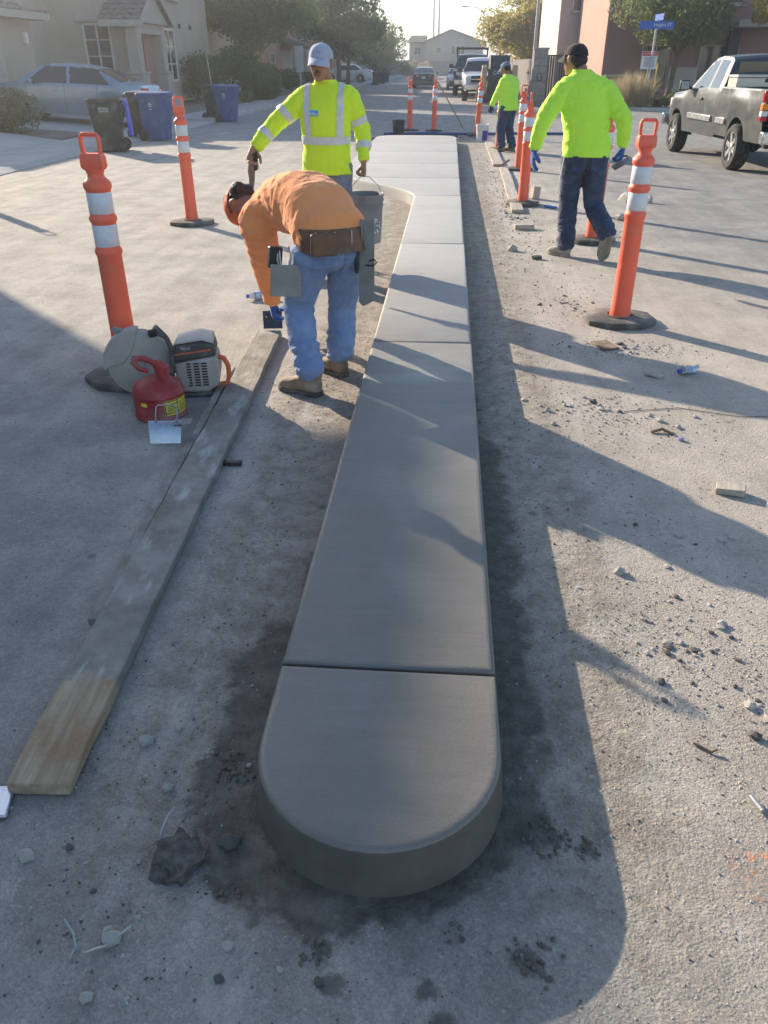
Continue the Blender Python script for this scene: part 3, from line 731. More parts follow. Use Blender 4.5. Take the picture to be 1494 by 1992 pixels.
# ---------------------------------------------------------------- facing worker in yellow
f = nv(-.08, -1, 0); l = nv(-1, .08, 0)
pel = V((-.965, 6.75, .93))
def off(c, a=0, b=0, z=0): return V(c)+l*a+f*b+Z*z
tor = [(off(pel, 0, .01, -.075), l, f, .195, .135), (off(pel, 0, .015, .0), l, f, .188, .135), (off(pel, 0, .02, .12), l, f, .186, .142), (off(pel, 0, .02, .26), l, f, .198, .145),
  (off(pel, 0, .01, .38), l, f, .212, .138), (off(pel, 0, -.005, .47), l, f, .205, .118), (off(pel, 0, -.015, .525), l, f, .16, .092), (off(pel, 0, -.02, .565), l, f, .095, .078), (off(pel, 0, -.018, .585), l, f, .076, .070)]
J = dict(lat=l, front=f, pelvis=pel, chest=tor[4][0], neck=off(pel, 0, -.01, .58), head=(-.985, 6.685, 1.632), head_up=(.06, -.14, 1), face=(-.12, -1, -.16), hs=1.08, torso=tor,
  shR=(-1.14, 6.76, 1.385), elR=(-1.365, 6.70, 1.215), wrR=(-1.515, 6.60, 1.055),
  shL=(-.79, 6.76, 1.385), elL=(-.685, 6.80, 1.165), wrL=(-.668, 6.69, .955),
  handR=((-1.525, 6.595, 1.045), (-.30, -.10, -1), (.5, -.85, 0), 1.08, 1.35, -1), handL=((-.668, 6.685, .945), (.0, -.05, -1), (-.9, -.3, 0), 1.05, 1.7, 1),
  hipR=off(pel, .095, 0, -.02), knR=(-1.075, 6.70, .50), anR=(-1.09, 6.76, .11), hipL=off(pel, -.095, 0, -.02), knL=(-.85, 6.70, .50), anL=(-.84, 6.76, .11),
  arm_r=(.090, .068, .052), seed=4.1, fold_gain=.9,
  seat=[(off(pel, 0, 0, .06), l, f, .172, .122), (off(pel, 0, 0, -.02), l, f, .180, .130), (off(pel, 0, 0, -.09), l, f, .165, .115), (off(pel, 0, 0, -.13), l, f, .12, .08)])
P2 = make_person('person in a yellow shirt with silver tape and pale cap holding a bucket', 'workers on the street', J, m_hiy, m_greyp, m_skin)
o2 = P2['o']; at = P2['at']; M3 = P2['M3']
boot(o2, (-1.09, 6.80, 0), (-1.13, 6.53, 0), (-1.09, 6.76, .13), m_boot, m_sole); boot(o2, (-.84, 6.80, 0), (-.81, 6.53, 0), (-.84, 6.76, .13), m_boot, m_sole)
c2 = cap(o2, at, M3, m_white_cap, m_white_cap, 1., True, True)
sq = MB(); pts = []
for k in range(42):
    u = k/41; xx = -.040+.080*u; zz = .078+.008*u+.009*math.sin(u*34)+.005*math.sin(u*13); ph = math.asin(min(.98, (zz-.028)/(.112*.78))); rr_ = math.cos(ph)**.75
    yy = -.012+.1075*rr_*math.sqrt(max(0, 1-(xx/(.0865*rr_))**2)); pts.append(at(xx, yy, zz))
sq.tube(pts, .0022, 5).build('cap_embroidery', m_navypr, c2, smooth=60)
blob(MB(), at(0, -.05, .0), (.083, .062, .06), M3, 14).build('hair', m_hair, o2, smooth=180)
for sx in (-1, 1): blob(MB(), at(.031*sx, .083, .008), (.024, .010, .014), M3, 12).build('eyeglass_lens', m_lens, o2, smooth=180)
MB().tube([at(-.076, .0, .012), at(-.060, .072, .014), at(0, .099, .016), at(.060, .072, .014), at(.076, .0, .012)], .0028, 6).build('eyeglass_frame', m_dark, o2, smooth=60)
mo = MB(); mo.tube([at(-.027, .088, -.052), at(-.012, .100, -.044), at(0, .103, -.043), at(.012, .100, -.044), at(.027, .088, -.052)], [.003, .005, .004, .005, .003], 8); mo.build('moustache', mat('brown_hair', (.07, .045, .03), .7, .3), o2, smooth=60)
mo = MB(); mo.tube([at(-.022, .090, -.066), at(0, .099, -.065), at(.022, .090, -.066)], [.003, .006, .003], 8); mo.build('lips', m_lip, o2, smooth=60)
# collar
MB().loft([ell(off(pel, 0, -.018, .570), l, f, .090, .083, 26), ell(off(pel, 0, -.010, .588), l, f, .083, .080, 26), ell(off(pel, 0, -.010, .584), l, f, .074, .070, 26), ell(off(pel, 0, -.018, .57), l, f, .07, .06, 26)], cap=False).build('collar', m_hiy, P2['shirt'], smooth=60)
S2 = P2['shirt']
tape = lambda pl: planar_cut(S2, 'reflective_tape', pl, m_refl, S2)
tape([((0, 0, 1.075), (0, 0, 1)), ((0, 0, 1.13), (0, 0, -1)), ((-1.19, 0, 0), (1, 0, 0)), ((-.74, 0, 0), (-1, 0, 0))])       # waist
for sx in (-1, 1):
    xc = -.968+sx*.128
    n_ = V((1, 0, -.03*sx)).normalized()
    tape([((xc-.024, 0, 1.3), n_), ((xc+.024, 0, 1.3), -n_), ((0, 0, 1.128), (0, 0, 1))])
for a_, b_, ts in (((-1.155, 6.76, 1.405), (-1.365, 6.70, 1.215), (.62,)), ((-1.365, 6.70, 1.215), (-1.515, 6.60, 1.055), (.45,)), ((-.775, 6.76, 1.405), (-.685, 6.80, 1.165), (.70,)), ((-.685, 6.80, 1.165), (-.668, 6.69, .955), (.52,))):
    A, B = V(a_), V(b_); d_ = (B-A).normalized()
    for t_ in ts:
        q = A.lerp(B, t_); sep = ((-1.175, 0, 0), (-1, 0, 0)) if a_[0] < -1.1 else ((-.765, 0, 0), (1, 0, 0))
        tape([(q-d_*.026, d_), (q+d_*.026, -d_), sep])
# chest print
cpn = planar_cut(S2, 'chest_patch', [((-1.085, 0, 0), (1, 0, 0)), ((-1.005, 0, 0), (-1, 0, 0)), ((0, 0, 1.275), (0, 0, 1)), ((0, 0, 1.312), (0, 0, -1)), ((0, 6.72, 0), (0, -1, 0))], m_bluepatch, S2)
text('chest_lettering', 'Hellas', .030, m_whitepr, cpn, (-1.046, 6.585, 1.290), (PI/2, 0, rad(-4)), .004)
# ---------------------------------------------------------------- walking worker, seen from behind
f = nv(-.10, 1, 0); l = nv(1, .10, 0)
pel = V((1.255, 7.86, .945))
def off(c, a=0, b=0, z=0): return V(c)+l*a+f*b+Z*z
tor = [(off(pel, .0, -.005, -.055), l, f, .205, .150), (off(pel, .0, 0, .03), l, f, .202, .148), (off(pel, -.015, .01, .15), l, f, .202, .150), (off(pel, -.035, .02, .29), l, f, .215, .150),
  (off(pel, -.055, .04, .41), l, f, .222, .145), (off(pel, -.07, .055, .50), l, f, .210, .125), (off(pel, -.08, .07, .56), l, f, .165, .10), (off(pel, -.09, .08, .605), l, f, .10, .082), (off(pel, -.095, .09, .63), l, f, .078, .072)]
J = dict(lat=l, front=f, pelvis=pel, chest=tor[4][0], neck=off(pel, -.10, .09, .62), head=(1.085, 7.985, 1.655), head_up=(-.02, .12, 1), face=(-.62, .75, -.1), hs=1.07, torso=tor,
  shL=off(pel, -.24, .05, .475), elL=(.845, 7.80, 1.205), wrL=(.782, 7.80, .955), shR=off(pel, .115, .05, .47), elR=(1.545, 7.80, 1.20), wrR=(1.585, 7.88, .985),
  handL=((.780, 7.80, .945), (-.04, .04, -1), (.95, .2, 0), 1.16, .55, 1), handR=((1.588, 7.885, .975), (.0, .1, -1), (-.9, .3, 0), 1.16, 1.3, -1), bare='',
  hipL=off(pel, -.10, 0, -.03), knL=(1.165, 7.96, .50), anL=(1.172, 7.88, .10), hipR=off(pel, .10, 0, -.03), knR=(1.395, 7.93, .47), anR=(1.505, 7.62, .265),
  arm_r=(.098, .074, .055), leg_r=(.122, .093, .084), seed=7.7, fold_gain=.85,
  seat=[(off(pel, 0, 0, .06), l, f, .185, .135), (off(pel, 0, -.005, -.03), l, f, .195, .148), (off(pel, 0, -.005, -.10), l, f, .180, .130), (off(pel, 0, 0, -.15), l, f, .13, .09)])
P3 = make_person('person in a lime green shirt and black cap walking away past the orange posts', 'workers on the street', J, m_hig, m_navy, m_skin)
o3 = P3['o']; at = P3['at']; M3 = P3['M3']
boot(o3, (1.205, 7.835, 0), (1.03, 7.995, 0), (1.175, 7.88, .12), m_shoe, m_soleb, name='shoe')
boot(o3, (1.525, 7.575, .245), (1.50, 7.665, .008), (1.505, 7.63, .27), m_shoe, m_soleb, name='shoe')
cap(o3, at, M3, m_black_cap, m_black_cap, 1.)
hb = MB(); blob(hb, at(0, -.048, -.005), (.084, .065, .055), M3, 16); blob(hb, at(0, -.062, -.04), (.066, .035, .035), M3, 14); remesh(hb, 'hair', m_hair, o3, .007, 2, folds=lambda p: .003*mn.noise(p*80))
MB().tube([at(-.079, -.02, .012), at(-.063, .074, .012), at(-.01, .095, .014)], .003, 6).build('eyeglass_frame', m_dark, o3, smooth=60)
MB().loft([ell(off(pel, -.095, .09, .620), l, f, .090, .084, 26), ell(off(pel, -.098, .093, .636), l, f, .083, .080, 26), ell(off(pel, -.098, .093, .632), l, f, .073, .068, 26), ell(off(pel, -.095, .09, .62), l, f, .07, .06, 26)], cap=False).build('collar', m_hig, P3['shirt'], smooth=60)
for s_ in 'LR':
    gb = MB(); hand(gb, *J['hand'+s_], 1.5); limb(gb, [V(J['wr'+s_])+Z*.05, V(J['wr'+s_])-Z*.01], [.044, .037]); remesh(gb, 'glove', m_glove, o3, .005, 2)
for sx in (-1, 1):
    q = off(pel, .085*sx, -.150, -.10)
    pk = MB(); pl = [(-.065, .06), (.065, .06), (.06, -.05), (0, -.075), (-.06, -.05)]
    pk.prism(pl, -.004, .008, lambda x, y, z: q+l*x+(Z+f*-.06).normalized()*y-(f-l*(.45*sx)).normalized()*z+f*(abs(x)*.2)); pk.build('back_pocket', m_navy, P3['trs'], bevel=.003)
MB().bar(off(pel, -.215, -.09, -.05), V((1.04, 7.95, .55)), .006, .006).build('white_side_seam', m_whitepr, P3['trs'])
# ---------------------------------------------------------------- far worker, seen from behind
f = nv(-.75, .66, 0); l = nv(.66, .75, 0)
pel = V((1.23, 18.36, .885))
def off(c, a=0, b=0, z=0): return V(c)+l*a+f*b+Z*z
tor = [(off(pel, 0, 0, -.10), l, f, .20, .165), (off(pel, 0, .01, .0), l, f, .20, .175), (off(pel, 0, .02, .12), l, f, .205, .18), (off(pel, 0, .02, .26), l, f, .212, .165), (off(pel, 0, .03, .38), l, f, .215, .145), (off(pel, 0, .04, .46), l, f, .20, .12), (off(pel, 0, .06, .52), l, f, .14, .09), (off(pel, 0, .075, .56), l, f, .085, .075)]
J = dict(lat=l, front=f, pelvis=pel, chest=tor[4][0], neck=off(pel, 0, .085, .55), head=off(pel, 0, .15, .655), head_up=(f*.35+Z), face=(f-Z*.5), hs=1.06, torso=tor,
  shL=off(pel, -.18, .03, .415), elL=(.985, 18.38, 1.08), wrL=(.875, 18.45, .87), shR=off(pel, .18, .03, .415), elR=off(pel, .25, .06, .18), wrR=off(pel, .20, .22, .02),
  handL=((.87, 18.455, .86), (-.25, .1, -1), (.5, .6, 0), 1.05, .8, 1), handR=(off(pel, .20, .22, .01), (-.3, .3, -1), (-.9, .3, 0), 1.05, .8, -1), bare='',
  hipL=off(pel, -.095, 0, -.02), knL=off(pel, -.10, .10, -.42), anL=off(pel, -.11, .03, -.785), hipR=off(pel, .095, 0, -.02), knR=off(pel, .08, .02, -.42), anR=off(pel, .09, -.10, -.785), seed=9.9,
  arm_r=(.10, .078, .056), leg_r=(.125, .098, .085),
  seat=[(off(pel, 0, 0, .06), l, f, .18, .135), (off(pel, 0, 0, -.03), l, f, .19, .148), (off(pel, 0, 0, -.10), l, f, .175, .13), (off(pel, 0, 0, -.14), l, f, .13, .09)])
P4 = make_person('person in a lime green shirt and grey cap standing by the far boards', 'workers on the street', J, m_hig, m_navy, m_skin2)
o4 = P4['o']
for s_ in 'LR':
    a_ = V(J['an'+s_]); boot(o4, (a_-f*.07).xy.to_3d(), (a_+f*.20).xy.to_3d(), a_+Z*.02, m_boot, m_sole)
    gb = MB(); hand(gb, *J['hand'+s_], 1.5); limb(gb, [V(J['wr'+s_])+Z*.04, V(J['wr'+s_])-Z*.01], [.043, .037]); remesh(gb, 'glove', m_gloved, o4, .007, 2)
cap(o4, P4['at'], P4['M3'], m_grey_cap, m_grey_cap, 1.)
blob(MB(), P4['at'](0, -.05, -.005), (.083, .062, .055), P4['M3'], 14).build('hair', m_hair, o4, smooth=180)
# ================================================================ delineator posts
m_orange = mat('orange_post_plastic', (1.0, .15, .075), .5, .06, 6, .1, 80, .002, dirt=.5, dirtc=(.60, .30, .20))
m_band = mat('white_reflective_band', (.72, .72, .74), .35, .05, 30, .15, 300, .001, dirt=.3, dirtc=(.55, .52, .48))
m_rubber = mat('dusty_black_rubber', (.10, .093, .085), .92, .25, 8, .4, 60, .006, dirt=1., dirtc=(.30, .27, .235))
def make_post():
    t = thing('delineator_post', 'x', 'delineator post', group='orange delineator posts')
    oc = [(.265*math.cos(PI/8+k*PI/4)*(1.0), .23*math.sin(PI/8+k*PI/4)) for k in range(8)]
    mb = MB(); i1 = [(x*.95, y*.95) for x, y in oc]; i2 = [(x*.45, y*.45) for x, y in oc]
    mb.loft([[(x, y, 0) for x, y in oc], [(x, y, .032) for x, y in oc], [(x, y, .042) for x, y in i1], [(x, y, .046) for x, y in i2]])
    mb.lathe([(.098, .042), (.10, .052), (.088, .056), (.085, .05)], 26)
    mb.build('base', m_rubber, t, bevel=.005)
    tb = MB(); pr = [(.073, .04), (.073, .075), (.069, .11), (.0665, .40), (.0655, .715), (.070, .722), (.073, .735), (.070, .75), (.0635, .757), (.0635, .885), (.070, .892), (.073, .905), (.070, .918), (.0635, .925), (.0635, 1.045), (.069, 1.052), (.0725, 1.066), (.0715, 1.082), (.060, 1.096), (.046, 1.108), (.041, 1.122), (.047, 1.138), (.05, 1.15)]
    tb.lathe(pr, 28); tube = tb.build('tube', m_orange, t, smooth=50)
    for z0, z1 in ((.765, .877), (.932, 1.038)):
        MB().lathe([(.0638, z0), (.0648, z0+.001), (.0648, z1-.001), (.0638, z1)], 28, cap=False).build('reflective_band', m_band, t, smooth=50)
    hb = MB()
    def rr(w, z0, z1, th): return [(-w, z0), (w, z0), (w*1.04, (z0+z1)/2), (w, z1), (-w, z1), (-w*1.04, (z0+z1)/2)]
    hb.loft([[(-.050, -.026, 1.145), (.050, -.026, 1.145), (.050, .026, 1.145), (-.050, .026, 1.145)], [(-.060, -.029, 1.16), (.060, -.029, 1.16), (.060, .029, 1.16), (-.060, .029, 1.16)], [(-.060, -.026, 1.205), (.060, -.026, 1.205), (.060, .026, 1.205), (-.060, .026, 1.205)], [(-.054, -.018, 1.222), (.054, -.018, 1.222), (.054, .018, 1.222), (-.054, .018, 1.222)]])
    hb.tube([(-.046, 0, 1.21), (-.050, 0, 1.26), (-.050, 0, 1.295), (-.040, 0, 1.309), (.040, 0, 1.309), (.050, 0, 1.295), (.050, 0, 1.26), (.046, 0, 1.21)], .0115, 8, side=(0, 1, 0), flat=1.)
    hb.build('handle', m_orange, t, smooth=45)
    return t
post0 = make_post()
posts = [((-1.828, 4.234), -.1, (0, 0), 'orange post with two white bands behind the cut-off saw'),
 ((-2.955, 9.32), .15, (0, 0), 'orange post standing alone left of the worker in yellow'),
 ((1.285, 5.66), .12, (.0, .0), 'tall orange post closest to the camera right of the island'),
 ((1.545, 8.62), .5, (0, .02), 'orange post mostly hidden behind the walking worker'),
 ((1.02, 11.08), 1.45, (0, 0), 'orange post with its thin handle edge-on beside the near right board'),
 ((1.255, 15.0), .05, (0, 0), 'orange post just behind the edge-on one, right of the boards'),
 ((1.09, 18.75), .8, (0, 0), 'orange post behind the legs of the far worker'),
 ((-1.10, 24.2), .1, (0, 0), 'leftmost of the orange posts beyond the far end of the island'),
 ((-.42, 24.0), 1.3, (0, .05), 'orange post beyond the island with a wooden pole leaning on it'),
 ((.72, 22.4), .4, (0, .06), 'orange post standing behind the white bucket'),
 ((-6.85, 11.05), .2, (0, 0), 'unseen orange post by the left kerb, added to cast a finger of shadow')]  # last post is out of view, put in for its shadow
for i, ((px, py), rz, (tx, ty), lb) in enumerate(posts):
    o = post0 if i == 0 else copy_tree(post0)
    o.location = (px, py, 0.002); o.rotation_euler = (tx, ty, rz); o['label'] = lb
# ================================================================ boards
def cboard(name, edge):
  tw = NT(name); o_ = tw.obj(); x, y, z = tw.sep(o_)
  gr = tw.noise(tw.scale(o_, (34, 2.2, 34)), 1., 5, .6)
  wood = tw.mix(tw.map(gr, .3, .7), (.31, .225, .135), (.49, .39, .27))
  wood = tw.mix(tw.math('MULTIPLY', tw.map(tw.noise(o_, 7, 5, .6), .45, .7), .7), wood, (.30, .155, .075))
  cem = tw.mix(tw.map(tw.noise(o_, 6, 6, .65), .3, .7), (.185, .165, .135), (.34, .31, .265))
  cem = tw.mix(tw.map(tw.noise(tw.scale(o_, (2.5, .8, 1)), 4, 5, .6), .52, .68), cem, (.46, .445, .42))
  ed = tw.math('ADD', y, tw.math('MULTIPLY_ADD', tw.noise(o_, 18, 5, .65), .16, -.08))
  return tw.out(tw.mix(tw.map(ed, edge-.02, edge+.03), wood, cem), .9, tw.bump(tw.math('ADD', gr, tw.noise(o_, 55, 4, .65)), .6, .006))
m_cboard = cboard('cement_caked_board', .385); m_clath = cboard('cement_caked_lath', -1.)
m_wood = NT('weathered_board'); o_ = m_wood.obj(); gr = m_wood.noise(m_wood.scale(o_, (34, 2.2, 34)), 1., 5, .6)
cw = m_wood.mix(m_wood.map(gr, .3, .7), (.30, .26, .205), (.50, .45, .38)); cw = m_wood.mix(m_wood.math('MULTIPLY', m_wood.map(m_wood.noise(o_, 5, 5, .6), .5, .7), .6), cw, (.42, .40, .37))
m_wood = m_wood.out(cw, .9, m_wood.bump(gr, .5, .004))
def board(name, label, a, b, w, th, m, sink=.0, segs=14, cat='board', rough=.004, group=None, z0=.002):
    a, b = V((*a, 0)), V((*b, 0)); d = b-a; L = d.length; rz = math.atan2(-d.x, d.y)
    t = tag(bpy.data.objects.new(name, None), label, cat, group)
    rd = random.Random(len(label)); rings = []
    for i in range(segs+1):
        yy = L*i/segs; j = lambda: rd.uniform(-rough, rough)
        zz = z0+rd.uniform(0, rough)
        rings.append([(-w/2+j(), yy+(j() if 0 < i < segs else 0), zz), (w/2+j(), yy, zz), (w/2+j(), yy, zz+th), (-w/2+j(), yy, zz+th)])
    o = MB().loft(rings).build(name, m, None, bevel=.004); o.location = a; o.rotation_euler = (0, 0, rz)
    bpy.data.objects.remove(t); return tag(o, label, cat, group)
b1 = board('form_board', 'long cement-caked board with a bare wooden end lying left of the island', (-.978, 1.272), (-1.173, 5.12), .165, .04, m_cboard, segs=26)
b1b = board('form_strip', 'narrow dirty lath lying along the left edge of the long board', (-1.112, 1.95), (-1.262, 4.42), .04, .028, m_clath, segs=16, z0=.002)
b2 = board('plank', 'dusty plank beside the island shadow next to two orange posts', (.90, 10.35), (1.0, 15.05), .15, .04, m_wood, segs=16)
b3 = board('plank', 'pale plank further up beside the far worker', (.93, 15.5), (.955, 20.2), .20, .04, m_wood, segs=14)
# ================================================================ metals and plastics
m_steel = mat('worn_steel', (.34, .34, .345), .42, .15, 12, .15, 80, .002, metal=.85, dirt=.45, dirtc=(.36, .33, .29))
m_galv = mat('galvanised_sheet', (.50, .53, .58), .32, .1, 18, .1, 60, .002, metal=.9, dirt=.4, dirtc=(.46, .45, .43))
m_greymetal = mat('cement_grey_steel', (.27, .265, .25), .6, .15, 10, .2, 60, .002, metal=.3, dirt=.7, dirtc=(.36, .34, .30))
m_sawgrey = mat('dusty_grey_guard', (.38, .34, .30), .75, .12, 9, .25, 70, .003, dirt=.8, dirtc=(.44, .39, .33))
m_sawlight = mat('dusty_cream_casing', (.42, .37, .33), .75, .12, 9, dirt=.8, dirtc=(.45, .40, .34))
m_sawdark = mat('dark_grey_casing', (.075, .07, .068), .7, .2, 14, dirt=.6, dirtc=(.30, .27, .24))
m_saworg = mat('orange_saw_plastic', (.70, .15, .05), .55, .1, 10, dirt=.4, dirtc=(.50, .36, .27))
m_red = mat('worn_red_enamel', (.34, .030, .032), .5, .2, 9, .1, 50, .002, dirt=.8, dirtc=(.36, .26, .23))
m_yel = mat('yellow_label', (.74, .60, .05), .6, .1, 14, dirt=.3)
m_blk = mat('black_print', (.02, .02, .02), .8, .1)
# cut-off saw; local x to the right of the picture, y away, z up
saw = thing('cut_off_saw', 'dusty cut-off saw with a round blade guard standing by the red can', 'saw', (-1.50, 4.05, .002), rad(12))
dc = V((-.155, -.02, .188))
AX = Matrix.Rotation(rad(-90), 3, 'X')          # lathe z -> +y
MB().lathe([(.001, -.004), (.170, -.003), (.172, 0), (.170, .003), (.001, .004)], 48, dc, AX).build('blade', m_greymetal, saw, smooth=40)
gd = MB()
def arc_pts(r, a0, a1, n): return [(r*math.cos(a0+(a1-a0)*k/n), r*math.sin(a0+(a1-a0)*k/n)) for k in range(n+1)]
full = [dc+V((x, 0, z)) for x, z in arc_pts(.182, 0, 2*PI, 40)[:-1]]
gd.loft([[p+V((0, .036, 0)) for p in full], [p+V((0, -.026, 0)) for p in full], [dc+(p-dc)*.94+V((0, -.036, 0)) for p in full], [dc+(p-dc)*.3+V((0, -.040, 0)) for p in full]])
gd.build('blade_guard', m_sawgrey, saw, smooth=45)
# front lip of the guard, set proud
lip = MB(); seg = [(x, z) for x, z in arc_pts(.200, rad(88), rad(188), 16)]; seg2 = [(.085, -.012+.10), (-.02, .045), (-.07, .02), (-.12, -.01)]
pl = seg+[(-.165, -.005), (-.09, .01), (-.045, .06), (-.02, .10)]
lip.prism(pl, -.046, .042, lambda x, y, z: dc+V((x, z, y))); lip.build('guard_lip', m_sawgrey, saw, bevel=.01, seg=3)
MB().box(dc+V((-.10, .0, .185)), (.055, .03, .03), Matrix.Rotation(rad(20), 3, 'Y')).build('guard_lever', m_greymetal, saw, bevel=.006)
MB().lathe([(.028, -.05), (.028, -.04), (.02, -.038)], 20, dc, AX).build('hub_bolt', m_steel, saw, smooth=40)
bd = MB(); prof = [(.03, .035), (.20, .03), (.26, .07), (.275, .15), (.26, .235), (.03, .20)]
bd.prism(prof, -.11, .10, lambda x, y, z: (x, z, y)); bd.build('engine_casing', m_sawlight, saw, bevel=.016, seg=3)
for r_ in range(9):
    for c_ in range(3):
        MB().box((.105+.042*c_+.005*r_*0, -.1105, .075+.0155*r_), (.030 if c_ else .022, .006, .0075)).build('cooling_slot', m_blk, saw)
tp = MB(); prof = [(.03, .205), (.262, .24), (.250, .30), (.19, .318), (.05, .30), (.02, .27)]
tp.prism(prof, -.105, .095, lambda x, y, z: (x, z, y)); tp.build('filter_cover', m_sawdark, saw, bevel=.014, seg=3)
MB().box((.135, -.1065, .262), (.20, .004, .008), Matrix.Rotation(rad(-6), 3, 'Y')).build('orange_stripe', m_saworg, saw)
wt = MB(); wt.prism([(.04, .303), (.19, .321), (.252, .302), (.245, .322), (.18, .338), (.05, .318)], -.10, .09, lambda x, y, z: (x, z, y)); wt.build('top_cover', mat('dusty_white_plastic', (.52, .48, .43), .7, .1, 10, dirt=.7), saw, bevel=.006)
MB().tube([(-.02, -.13, .10), (.022, -.135, .20), (.03, -.13, .30), (.01, -.12, .355), (-.03, -.10, .372), (-.06, -.03, .372), (-.065, .06, .36), (-.03, .10, .30), (-.01, .10, .12)], .014, 12).build('front_handle', m_sawdark, saw, smooth=60)
MB().tube([(-.045, -.10, .378), (-.075, -.085, .368)], .022, 10).build('handle_grip', m_dark, saw, smooth=60)
MB().tube([(.255, -.04, .215), (.295, -.05, .205), (.315, -.05, .16), (.315, -.05, .10), (.30, -.05, .06), (.24, -.04, .05)], [.012, .014, .014, .014, .013, .011], 12).build('rear_handle', m_saworg, saw, smooth=60)
MB().lathe([(.026, -.004), (.028, .0), (.026, .012)], 18, (.075, -.112, .10), AX).build('starter_cap', m_sawgrey, saw, smooth=40)
ft = MB(); ft.box((.13, -.03, .014), (.22, .14, .028)); ft.build('foot', m_sawdark, saw, bevel=.008)
MB().bar((-.03, 0, .17), (.06, 0, .13), .07, .05).build('arm', m_greymetal, saw, bevel=.008)
MB().box((.10, -.1085, .285), (.05, .003, .014)).build('small_badge', m_galv, saw)
# fuel can
can = thing('fuel_can', 'round red metal fuel can with a yellow warning label', 'fuel can', (-1.475, 3.735, .002), rad(14))
MB().lathe([(.126, 0), (.134, .004), (.136, .012), (.132, .018), (.132, .122), (.136, .128), (.132, .134), (.129, .15), (.112, .178), (.075, .198), (.045, .205)], 40).build('can_body', m_red, can, smooth=40)
nb = MB(); nb.lathe([(.034, .20), (.034, .235), (.040, .238), (.040, .262), (.030, .268)], 24, (.035, 0, 0)); nb.tube([(.035, 0, .25), (.01, -.01, .285)], [.03, .026], 16); nb.build('spout_cap', m_red, can, smooth=45)
MB().tube([(.062, -.012, .21), (.045, -.02, .25), (.012, -.02, .285), (-.045, -.02, .315), (-.095, -.02, .318), (-.102, -.02, .30), (-.075, -.02, .262), (-.03, -.02, .245)], [.008, .009, .010, .011, .011, .010, .009, .008], 10, side=(0, 1, 0), flat=1.5).build('can_handle', m_red, can, smooth=60)
MB().tube([(-.045, -.02, .31), (.0, -.015, .27), (.03, -.01, .255)], .005, 8).build('trigger_rod', m_steel, can, smooth=60)
def curved_label(name, a0, a1, z0, z1, r, m, par, n=14):
    mb = MB(); vs = [(r*math.cos(a0+(a1-a0)*k/n), r*math.sin(a0+(a1-a0)*k/n), z) for z in (z0, z1) for k in range(n+1)]
    mb.add(vs, [(k, k+1, n+2+k, n+1+k) for k in range(n)]); return mb.build(name, m, par, smooth=180)
lab = curved_label('warning_label', rad(-75), rad(-8), .035, .115, .1332, m_yel, can)
for z_ in (.045, .092, .108): curved_label('label_line', rad(-73), rad(-10), z_, z_+.004, .1336, m_blk, lab)
for a_ in (-74, -44, -9): curved_label('label_line', rad(a_), rad(a_+1.6), .037, .113, .1337, m_blk, lab, 2)
for z_ in (.056, .064, .072, .080): curved_label('label_line', rad(-68), rad(-50), z_, z_+.003, .1336, m_blk, lab, 5); curved_label('label_line', rad(-38), rad(-14), z_, z_+.003, .1336, m_blk, lab, 6)
curved_label('small_label', rad(-128), rad(-113), .088, .108, .1332, m_yel, can, 4)
# concrete edger
edg = thing('concrete_edger', 'bent sheet-metal edger with a loop handle in front of the red can', 'edger', (-1.335, 3.37, .002), rad(6))
pb = MB(); rows = [(-.0, .0, .0), (0, .012, .035), (0, .030, .072), (0, .050, .098)]
vs = []; 
for k, (dx, dy, dz) in enumerate(rows):
    for sx in (-1, 1): vs += [(sx*(.074+.003*k), dy, dz)]
b_ = [(x, y+.003, z) for x, y, z in vs]
pb.add(vs+b_, [(0, 1, 3, 2), (2, 3, 5, 4), (4, 5, 7, 6), (9, 8, 10, 11), (11, 10, 12, 13), (13, 12, 14, 15), (0, 8, 9, 1), (6, 7, 15, 14)]); pb.build('blade', m_galv, edg, smooth=60)
MB().tube([(-.045, .045, .095), (-.047, .07, .13), (-.043, .085, .158), (-.033, .09, .165), (.045, .09, .165), (.055, .085, .158), (.06, .07, .13), (.058, .045, .095)], .0042, 8).build('loop_handle', m_steel, edg, smooth=60)
MB().box((.085, .052, .092), (.09, .07, .003)).build('flange', m_greymetal, edg)
# dark trowel standing at the board end, bottle
edt = thing('dark_float', 'dark metal float standing on the far end of the long board', 'float', (-1.155, 5.16, .044), rad(8))
MB().box((0, 0, .062), (.13, .006, .12), Matrix.Rotation(rad(-8), 3, 'X')).build('blade', mat('dark_blue_steel', (.03, .045, .10), .45, .2, 12, metal=.4, dirt=.4), edt, bevel=.002)
MB().tube([(-.04, -.005, .085), (-.035, -.05, .09), (.035, -.05, .09), (.04, -.005, .085)], .008, 8).build('handle', m_dark, edt, smooth=60)
def glassy(name, col, rough=.1):
    t = NT(name); return t.out(col, rough, None, Transmission_Weight=.55, IOR=1.25, Specular_IOR_Level=.6)
m_pet = glassy('clear_bottle_plastic', (.85, .90, .95)); m_petcap = mat('blue_bottle_cap', (.05, .12, .55), .45, .1); m_petlab = mat('blue_white_bottle_label', (.45, .58, .85), .5, .45, 38)
